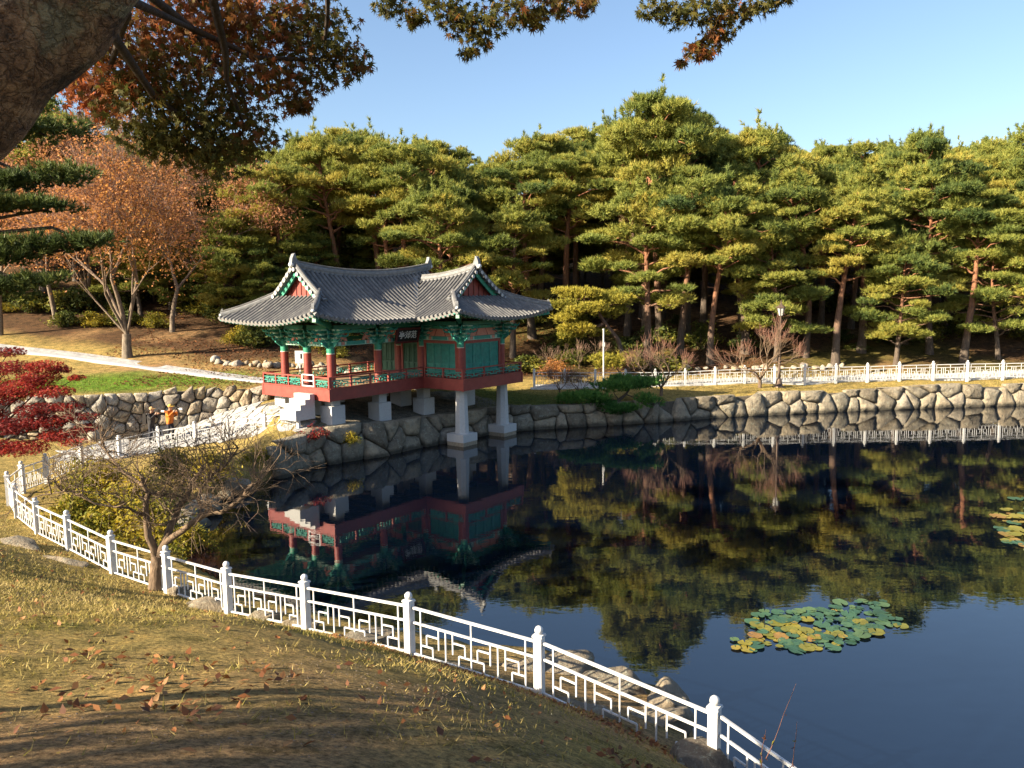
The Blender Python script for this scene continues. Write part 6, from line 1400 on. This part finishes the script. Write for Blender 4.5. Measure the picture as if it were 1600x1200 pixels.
# ------------------------------------------------------------------ two photographers
def person(loc, face, jacket, trousers, cap, label, seed, bag=False):
    root = empty('person', loc, face); tag(root, label, 'person')
    J = {'pel': (0, 0, 0.93), 'sp': (0.02, 0, 1.12), 'ch': (0.03, 0, 1.33), 'nk': (0.06, 0, 1.50), 'hd': (0.09, 0, 1.60), 'ht': (0.09, 0, 1.70),
         'ls': (0.03, 0.19, 1.42), 'le': (0.22, 0.27, 1.22), 'lw': (0.36, 0.09, 1.45), 'lh': (0.40, 0.05, 1.53), 'rs': (0.03, -0.19, 1.42), 're': (0.2, -0.3, 1.24), 'rw': (0.34, -0.1, 1.46), 'rh': (0.38, -0.06, 1.54),
         'lhip': (0, 0.1, 0.9), 'lk': (0.06, 0.13, 0.5), 'la': (-0.02, 0.15, 0.1), 'lt': (0.16, 0.17, 0.05), 'rhip': (0, -0.1, 0.9), 'rk': (0.03, -0.13, 0.5), 'ra': (-0.08, -0.15, 0.1), 'rt': (0.1, -0.18, 0.05)}
    R = dict(pel=.15, sp=.15, ch=.17, nk=.065, hd=.1, ht=.09, ls=.085, le=.06, lw=.045, lh=.04, rs=.085, re=.06, rw=.045, rh=.04, lhip=.1, lk=.075, la=.055, lt=.045, rhip=.1, rk=.075, ra=.055, rt=.045)
    E_ = ['pel sp', 'sp ch', 'ch nk', 'nk hd', 'hd ht', 'ch ls', 'ls le', 'le lw', 'lw lh', 'ch rs', 'rs re', 're rw', 'rw rh', 'pel lhip', 'lhip lk', 'lk la', 'la lt', 'pel rhip', 'rhip rk', 'rk ra', 'ra rt']
    ks = list(J); me = bpy.data.meshes.new('body'); me.from_pydata([J[k] for k in ks], [tuple(ks.index(q) for q in e.split()) for e in E_], [])
    tmp = bpy.data.objects.new('body', me); COL.objects.link(tmp); md = tmp.modifiers.new('s', 'SKIN'); 
    for k, sv in zip(ks, me.skin_vertices[0].data): sv.radius = (R[k], R[k] * (1.25 if k in ('ch', 'sp', 'pel') else 1)); sv.use_root = (k == 'pel')
    tmp.modifiers.new('d', 'SUBSURF').levels = 2
    dg = bpy.context.evaluated_depsgraph_get(); bmesh_ = bpy.data.meshes.new_from_object(tmp.evaluated_get(dg)); bpy.data.objects.remove(tmp)
    skin = plain('skin', (0.5, 0.3, 0.2), (0.42, 0.25, 0.17), 0.6); sh = MT['black']
    bmesh_.materials.clear()
    for m_ in (jacket, trousers, skin, sh): bmesh_.materials.append(m_)
    for p in bmesh_.polygons:
        c = p.center; p.use_smooth = True
        p.material_index = 3 if c.z < 0.13 else 1 if c.z < 0.86 else 2 if (c.z > 1.5 and c.x < 0.25) or (c.x > 0.33 and c.z > 1.43) else 0
    body = link('body', bmesh_, root)
    m = MB(); hc = Vector((0.09, 0, 1.68))                         # cap with brim, hair at the back
    m.ball(hc + Vector((-0.01, 0, 0.03)), 0.115, 12, 8, 0, (1, 1, 0.85)); m.prism([(0.05, -0.09), (0.2, -0.06), (0.22, 0), (0.2, 0.06), (0.05, 0.09)], 0.015, (hc + Vector((0, 0, 0.03)), (1, 0, 0), (0, 1, 0), (0, 0, 1))); m.build('cap', cap, root)
    m = MB(); m.ball(hc + Vector((-0.04, 0, -0.03)), 0.1, 10, 7); m.build('hair', MT['black'], root)
    m = MB(); m.prism([(0.0, 0.0), (0.035, -0.01), (0.0, 0.05)], 0.03, ((0.185, 0, 1.62), (1, 0, 0), (0, 0, 1), (0, 1, 0))); m.ball((0.09, 0.1, 1.64), 0.025, 6, 5); m.ball((0.09, -0.1, 1.64), 0.025, 6, 5); m.build('nose_and_ears', skin, root)
    for sg in (1, -1):                                           # fingers curled round the camera
        m = MB(); h0 = Vector((0.40, 0.05 * sg, 1.54))
        for k in range(4):
            a = h0 + Vector((-0.01 + k * 0.016, 0.0, 0.005 * k)); m.tube([a, a + Vector((0.03, -0.005 * sg, 0.025)), a + Vector((0.045, -0.03 * sg, 0.04 - 0.004 * k))], [0.011, 0.01, 0.008], 5)
        m.tube([h0 + Vector((-0.02, 0, 0)), h0 + Vector((-0.02, -0.03 * sg, 0.02)), h0 + Vector((0, -0.045 * sg, 0.03))], [0.012, 0.011, 0.009], 5); m.build('fingers', skin, root)
    if bag:
        m = MB(); m.box((-0.24, 0, 1.22), (0.2, 0.34, 0.5), 0, 0, 0.85); m.tube([(-0.12, 0.13, 1.45), (0.05, 0.15, 1.5), (0.16, 0.15, 1.3)], 0.025, 5); m.tube([(-0.12, -0.13, 1.45), (0.05, -0.15, 1.5), (0.16, -0.15, 1.3)], 0.025, 5); m.build('backpack', MT['black'], root)
    m = MB(); m.box((0.44, 0, 1.585), (0.09, 0.15, 0.11)); m.box((0.43, 0, 1.655), (0.06, 0.06, 0.04)); m.tube([(0.48, 0, 1.58), (0.6, 0, 1.58)], [0.045, 0.045], 10); m.tube([(0.6, 0, 1.58), (0.75, 0, 1.58)], [0.05, 0.055], 10, 1)
    R3 = Matrix.Rotation(face, 3, 'Z'); cobj = m.build('camera_with_lens', [MT['black'], MT['plaster']]); cobj.location = loc; cobj.rotation_euler = (0, 0, face); tag(cobj, label.split(' ')[2] + ' camera with long pale lens held by the photographer in ' + ('orange' if bag is False else 'black'), 'camera')
    cobj['label'] = 'camera with long pale lens raised by the photographer in ' + ('orange' if not bag else 'black')
    return root
jo = plain('orange_jacket', (0.62, 0.17, 0.012), (0.5, 0.12, 0.01), 0.7, 5); jb = plain('black_jacket', (0.022, 0.02, 0.022), (0.014, 0.012, 0.013), 0.75, 5); tb = plain('dark_trousers', (0.02, 0.022, 0.035), (0.013, 0.014, 0.02), 0.8, 5); cp1 = plain('tan_cap', (0.45, 0.3, 0.14), (0.4, 0.22, 0.1), 0.8, 5); cp2 = plain('yellow_cap', (0.55, 0.36, 0.08), (0.45, 0.3, 0.06), 0.8, 5)
def pz(px, py):
    for d in np.linspace(33, 40, 140):
        v = PD(px, py, d); 
        if v.z <= rbf_eval(FIT_L, np.array([v.x]), np.array([v.y]))[0] + 0.05: return Vector((v.x, v.y, float(rbf_eval(FIT_L, np.array([v.x]), np.array([v.y]))[0]) + 0.05))
    return PD(px, py, 37.5)
po = pz(267, 689); pk = pz(238, 693)
person(tuple(po), -0.25, jo, tb, cp2, 'person in an orange jacket raising a camera on the plaza', 1)
person(tuple(pk), -0.15, jb, tb, cp1, 'person in black with a backpack raising a camera on the plaza', 2, True)
m = MB(); a = po + Vector((0.52, -0.12, 0)); h = a + Vector((0, 0, 1.48))
for k in range(3):
    an = 2.1 * k + 0.4; m.tube([h - Vector((0, 0, 0.25)), a + Vector((math.cos(an) * 0.3, math.sin(an) * 0.3, 0))], [0.018, 0.012], 6)
m.tube([h - Vector((0, 0, 0.4)), h], 0.02, 6); tag(m.build('tripod', MT['black']), 'black tripod under the camera of the photographer in orange', 'tripod')

# ------------------------------------------------------------------ water lilies
def lily_mesh(seed, mat):
    r = random.Random(seed); n = 18; vs = [(0, 0, 0)]; 
    for k in range(n + 1):
        a = 0.16 + (6.283 - 0.32) * k / n; q = 1 + r.uniform(-0.05, 0.05); vs.append((math.cos(a) * q, math.sin(a) * q, r.uniform(0.0, 0.09)))
    m = MB(); m.add(vs, [(0, k, k + 1) for k in range(1, n + 1)], 0, True); me = m.mesh('lily_pad', MT[mat]); at = me.attributes.new('var', 'FLOAT', 'POINT'); at.data.foreach_set('value', np.full(len(vs), 0.5, np.float32)); return me
LG = [lily_mesh(k, 'lily') for k in range(4)]; LY = [lily_mesh(k + 9, 'lilyyellow') for k in range(4)]
rl = random.Random(17)
def lilies(n, spot, group, lg, ly, yel, smin, smax):
    pts = []; tries = 0
    while len(pts) < n and tries < n * 40:
        tries += 1; p = spot()
        if p is None: continue
        s = rl.uniform(smin, smax)
        if any((p.x - q[0]) ** 2 + (p.y - q[1]) ** 2 < (0.72 * (s + q[2])) ** 2 * 0.45 for q in pts): continue
        pts.append((p.x, p.y, s)); y = rl.random() < yel(p)
        o = link('lily_pad', rl.choice(LY if y else LG)); o.scale = (s, s, s); o.location = (p.x, p.y, 0.008 + rl.random() * 0.03); o.rotation_euler = (rl.uniform(-0.06, 0.06), rl.uniform(-0.06, 0.06), rl.uniform(0, 6.28))
        tag(o, ly if y else lg, 'lily pad', group + (' turning yellow' if y else ''))
def spot1():
    u, v = rl.uniform(-1, 1), rl.uniform(-1, 1)
    if u * u + v * v > (0.75 + 0.25 * math.sin(5 * math.atan2(v, u) + 1)) * rl.uniform(0.6, 1.5): return None
    return PZ(1285 + u * 135 + v * -25, 979 + v * 40 - u * 12, 0)
lilies(165, spot1, 'lily pads in the near cluster', 'green lily pad in the cluster on open water at lower right', 'yellowed lily pad in the cluster on open water at lower right', lambda p: 0.5 if p.y < 17.3 and p.x < 7 else 0.08, 0.06, 0.19)
def spot2():
    px = rl.uniform(1553, 1800); py = rl.uniform(775, 862)
    if px < 1600 - 45 * math.sin(math.pi * min(1, max(0, (py - 765) / 105))): return None
    return PZ(px, py, 0)
lilies(130, spot2, 'lily pads at the right edge', 'green lily pad in the patch at the right edge of the picture', 'yellow lily pad in the patch at the right edge of the picture', lambda p: 0.75, 0.14, 0.26)

# ------------------------------------------------------------------ fallen leaves, grass and weeds
def ground_pts(n, box, seed):
    r = np.random.RandomState(seed); X = r.uniform(box[0], box[1], n); Y = r.uniform(box[2], box[3], n); return X, Y, r
# sampled heights of the ground mesh
def gheight(X, Y):
    i = np.clip(np.searchsorted(gx, X) - 1, 0, len(gx) - 2); j = np.clip(np.searchsorted(gy, Y) - 1, 0, len(gy) - 2)
    u = (X - gx[i]) / (gx[i + 1] - gx[i]); v = (Y - gy[j]) / (gy[j + 1] - gy[j])
    return (GZ[j, i] * (1 - u) + GZ[j, i + 1] * u) * (1 - v) + (GZ[j + 1, i] * (1 - u) + GZ[j + 1, i + 1] * u) * v
FPXY = [(p[0], p[1]) for p in FP]
def nearside(X, Y):                                              # on the camera's side of the near fence
    yy = np.interp(X, [p[0] for p in FP[:12]][::-1], [p[1] for p in FP[:12]][::-1]); return Y < yy + 0.15
X, Y, r = ground_pts(420000, (-22, 6.5, 4.2, 27), 5)
keep = nearside(X, Y) & (np.abs(X) < 0.72 * Y + 1.0) & (r.rand(len(X)) < np.clip(9.0 / np.hypot(X, Y), 0.3, 1)) & (fbm(X, Y, 0.9, 21) * 0.9 + fbm(X, Y, 3.0, 22) * 0.6 + np.clip((Y + 0.3 * -X - 9) / 8, -0.25, 0.7) > r.uniform(-0.75, 0.75, len(X))) & (r.rand(len(X)) < np.clip(0.35 + (Y - 0.75 * X - 8) / 8, 0.25, 1))
X, Y = X[keep], Y[keep]; n = len(X); Z = gheight(X, Y)
g3 = fbm(X, Y, 0.25, 11) * 0.5 + fbm(X, Y, 1.3, 8) * 0.3
L = r.uniform(0.03, 0.095, n) * (1 + 0.8 * (g3 > 0.3)) * (1 + 0.5 * (fbm(X, Y, 4.0, 41) > 0.5)); d = rdir(r, n); d[:, 2] = np.abs(d[:, 2]) * 0.8 + 0.35; d /= np.linalg.norm(d, axis=1)[:, None]
s = np.cross(d, rdir(r, n)); s /= np.linalg.norm(s, axis=1)[:, None]; B = np.stack([X, Y, Z - 0.005], 1); wv = s * (0.003 + 0.0005 * np.hypot(X, Y)[:, None] * 0.7)
V = np.stack([B - wv, B + wv, B + d * L[:, None]], 1).reshape(-1, 3)
gr = fast('grass', V, np.arange(3 * n).reshape(-1, 3), MT['grass'], None, var=np.repeat(np.clip(0.6 - 0.6 * np.clip(g3, -0.4, 0.9) + 0.3 * fbm(X, Y, 5.0, 42) + r.normal(0, 0.2, n), 0, 1), 3)); tag(gr, 'short dry grass on the near bank', 'grass', kind='stuff')
# taller grass on the lit far lawn, the terrace and along the banks
X, Y, r = ground_pts(150000, (-30, 40, 31, 53), 6); inp = in_poly(X, Y, POND) | in_poly(X, Y, PLAZA); dist = seg_dist(X, Y, POND)
lawn = ((X > -3) & (Y > 41) & (dist > 0.45) & (dist < 6.5)) | (in_poly(X, Y, TERRACE) & (np.hypot((X + 21.5) / 5.4, (Y - 41.7 + (X + 21.5) * -0.25) / 2.1) < 1.25)) | ((dist < 1.6) & (X < -8.5) & (dist > 0.3))
keep = lawn & ~inp; X, Y = X[keep], Y[keep]; n = len(X); Z = gheight(X, Y); L = r.uniform(0.05, 0.12, n); d = rdir(r, n); d[:, 2] = np.abs(d[:, 2]) + 0.5; d /= np.linalg.norm(d, axis=1)[:, None]; s = np.cross(d, rdir(r, n)); s /= np.linalg.norm(s, axis=1)[:, None]
B = np.stack([X, Y, Z - 0.01], 1); V = np.stack([B - s * 0.016, B + s * 0.016, B + d * L[:, None]], 1).reshape(-1, 3); gp = (in_poly(X, Y, TERRACE)) | ((X < 3) & (X > -4) & (Y > 42) & (Y < 48))
tag(fast('grass', V, np.arange(3 * n).reshape(-1, 3), MT['grass'], None, var=np.repeat(np.clip(np.where(gp, 0.1, 0.6) + r.normal(0, 0.17, n), 0, 1), 3)), 'grass of the far lawn and the upper terrace', 'grass', kind='stuff')
# fallen leaves: the larger near ones one by one, the rest as litter
def leaf_mesh(seed):
    r = random.Random(seed); n = 5; vs = []
    for i in range(n + 1):
        t = i / n; w = 0.3 * math.sin(math.pi * min(1, t * 1.02)) ** 0.8; c = 0.16 * math.sin(t * 3 + seed); vs += [(t - 0.5, -w, c + 0.1), (t - 0.5, 0, c), (t - 0.5, w, c + 0.1)]
    m = MB(); m.add(vs, [(3 * i + k, 3 * i + 3 + k, 3 * i + 4 + k, 3 * i + 1 + k) for i in range(n) for k in (0, 1)], 0, True); me = m.mesh('fallen_leaf', MT['dryleaf']); at = me.attributes.new('var', 'FLOAT', 'POINT'); at.data.foreach_set('value', np.full(len(vs), 0.5, np.float32)); return me
FL = [leaf_mesh(k) for k in range(5)]; X, Y, r = ground_pts(5000, (-9, 4.5, 4.6, 17), 9)
ok = nearside(X, Y) & (np.abs(X) < 0.7 * Y) & ((r.rand(len(X)) < 0.035) | ((fbm(X, Y, 0.7, 31) > 0.62) & (r.rand(len(X)) < 0.22)) | ((np.abs(Y - np.interp(X, [p[0] for p in FP[:8]][::-1], [p[1] for p in FP[:8]][::-1]) + 0.7) < 0.5) & (X > -3) & (r.rand(len(X)) < 0.55)))
X, Y = X[ok][:290], Y[ok][:290]; Z = gheight(X, Y)
for i in range(len(X)):
    o = link('fallen_leaf', FL[i % 5]); sc_ = r.uniform(0.05, 0.095); o.scale = (sc_,) * 3; o.location = (X[i], Y[i], Z[i] + 0.015); o.rotation_euler = (r.uniform(-0.4, 0.4), r.uniform(-0.4, 0.4), r.uniform(0, 6.28)); tag(o, 'curled brown fallen leaf lying on the near grass', 'fallen leaf', 'fallen leaves on the near bank')
X, Y, r = ground_pts(60000, (-22, 6, 4.5, 27), 13); fence_y = np.interp(X, [p[0] for p in FP[:12]][::-1], [p[1] for p in FP[:12]][::-1])
ok = nearside(X, Y) & ((r.rand(len(X)) < 0.03) | ((fbm(X, Y, 0.8, 33) > 0.75) & (r.rand(len(X)) < 0.3)) | ((np.abs(Y - fence_y + 0.55 + 0.25 * fbm(X, Y, 1.5, 51)) < 0.42) & (X > -3.5) & (r.rand(len(X)) < 0.95)))
X, Y = X[ok], Y[ok]; C = np.stack([X, Y, gheight(X, Y) + 0.02], 1); V, F = diamonds(C, rdir(r, len(C)) * 0.9 + np.array([0, 0, 1]), 0.05, r, 0.5)
tag(fast('leaf_litter', V, F, MT['dryleaf'], None, var=np.repeat(r.rand(len(C)), 4)), 'brown leaf litter gathered on the grass and along the fence', 'leaf litter', kind='stuff')
X, Y, r = ground_pts(30000, (-26, 20, 41, 66), 14); ok = (fbm(X, Y, 0.5, 35) > -0.2) & (in_poly(X, Y, TERRACE) | (Y > 54)); X, Y = X[ok], Y[ok]; C = np.stack([X, Y, gheight(X, Y) + 0.03], 1); V, F = diamonds(C, rdir(r, len(C)) * 0.7 + np.array([0, 0, 1]), 0.07, r, 0.6)
tag(fast('leaf_litter', V, F, MT['dryleaf'], None, var=np.repeat(r.rand(len(C)), 4)), 'brown leaf litter on the terrace and the floor of the wood', 'leaf litter', kind='stuff')
# pebbles in the worn soil
X, Y, r = ground_pts(9000, (-9, 4.5, 4.6, 13), 15); ok = nearside(X, Y) & (fbm(X, Y, 0.45, 5) > 0.05); X, Y = X[ok], Y[ok]; C = np.stack([X, Y, gheight(X, Y)], 1); s_ = r.uniform(0.004, 0.014, (len(X), 1, 1)); oc = np.array([[1, 0, 0], [0, 1, 0], [-1, 0, 0], [0, -1, 0], [0, 0, 0.7]])
V = (C[:, None] + oc[None] * s_ * r.uniform(0.6, 1.3, (len(X), 5, 1))).reshape(-1, 3); F = (np.arange(len(X))[:, None, None] * 5 + np.array([[0, 1, 4], [1, 2, 4], [2, 3, 4], [3, 0, 4]])[None]).reshape(-1, 3)
tag(fast('gravel', V, F, plain('brown_pebble', (0.2, 0.15, 0.105), (0.13, 0.1, 0.075), 0.9, 20)), 'small pebbles in the bare soil of the near bank', 'gravel', kind='stuff')
# weeds by the nearest post
def weed(px, py, d, top, label, seed, leaves=5):
    rng = random.Random(seed); b_ = PD(px, py, d); t = PD(*top, d - 0.2); o = empty('weed', tuple(b_)); tag(o, label, 'plant'); m = MB(); pts = [b_.lerp(t, k / 5) + Vector((rng.uniform(-0.01, 0.01), 0, 0)) for k in range(6)]; m.tube(pts, [0.006, 0.005, 0.004, 0.004, 0.003, 0.002], 5); m.build('stem', MT['redtwig'], o, tuple(b_))
    r = np.random.RandomState(seed)
    for k in range(leaves):
        c = pts[rng.randint(0, 4)]; V, F = diamonds(np.array([c]) + r.normal(0, 0.015, (1, 3)), rdir(r, 1), 0.035, r, 0.4); fast('leaf', V, F, MT['yellowgreen' if k % 2 else 'dryleaf'], o, var=np.full(4, 0.4), org=np.array(b_))
weed(1198, 1185, 9.2, (1244, 1068), 'tall bare weed stalk at the bottom right edge by the fence', 1, 3); weed(1188, 1200, 9.2, (1196, 1140), 'short leafy weed at the foot of the nearest fence post', 2, 7); weed(1238, 1198, 9.1, (1246, 1128), 'second thin weed stalk right of the tall stalk', 3, 3); weed(1005, 1175, 10.2, (1000, 1130), 'yellow-flowered weed under the rails left of the nearest post', 4, 9)
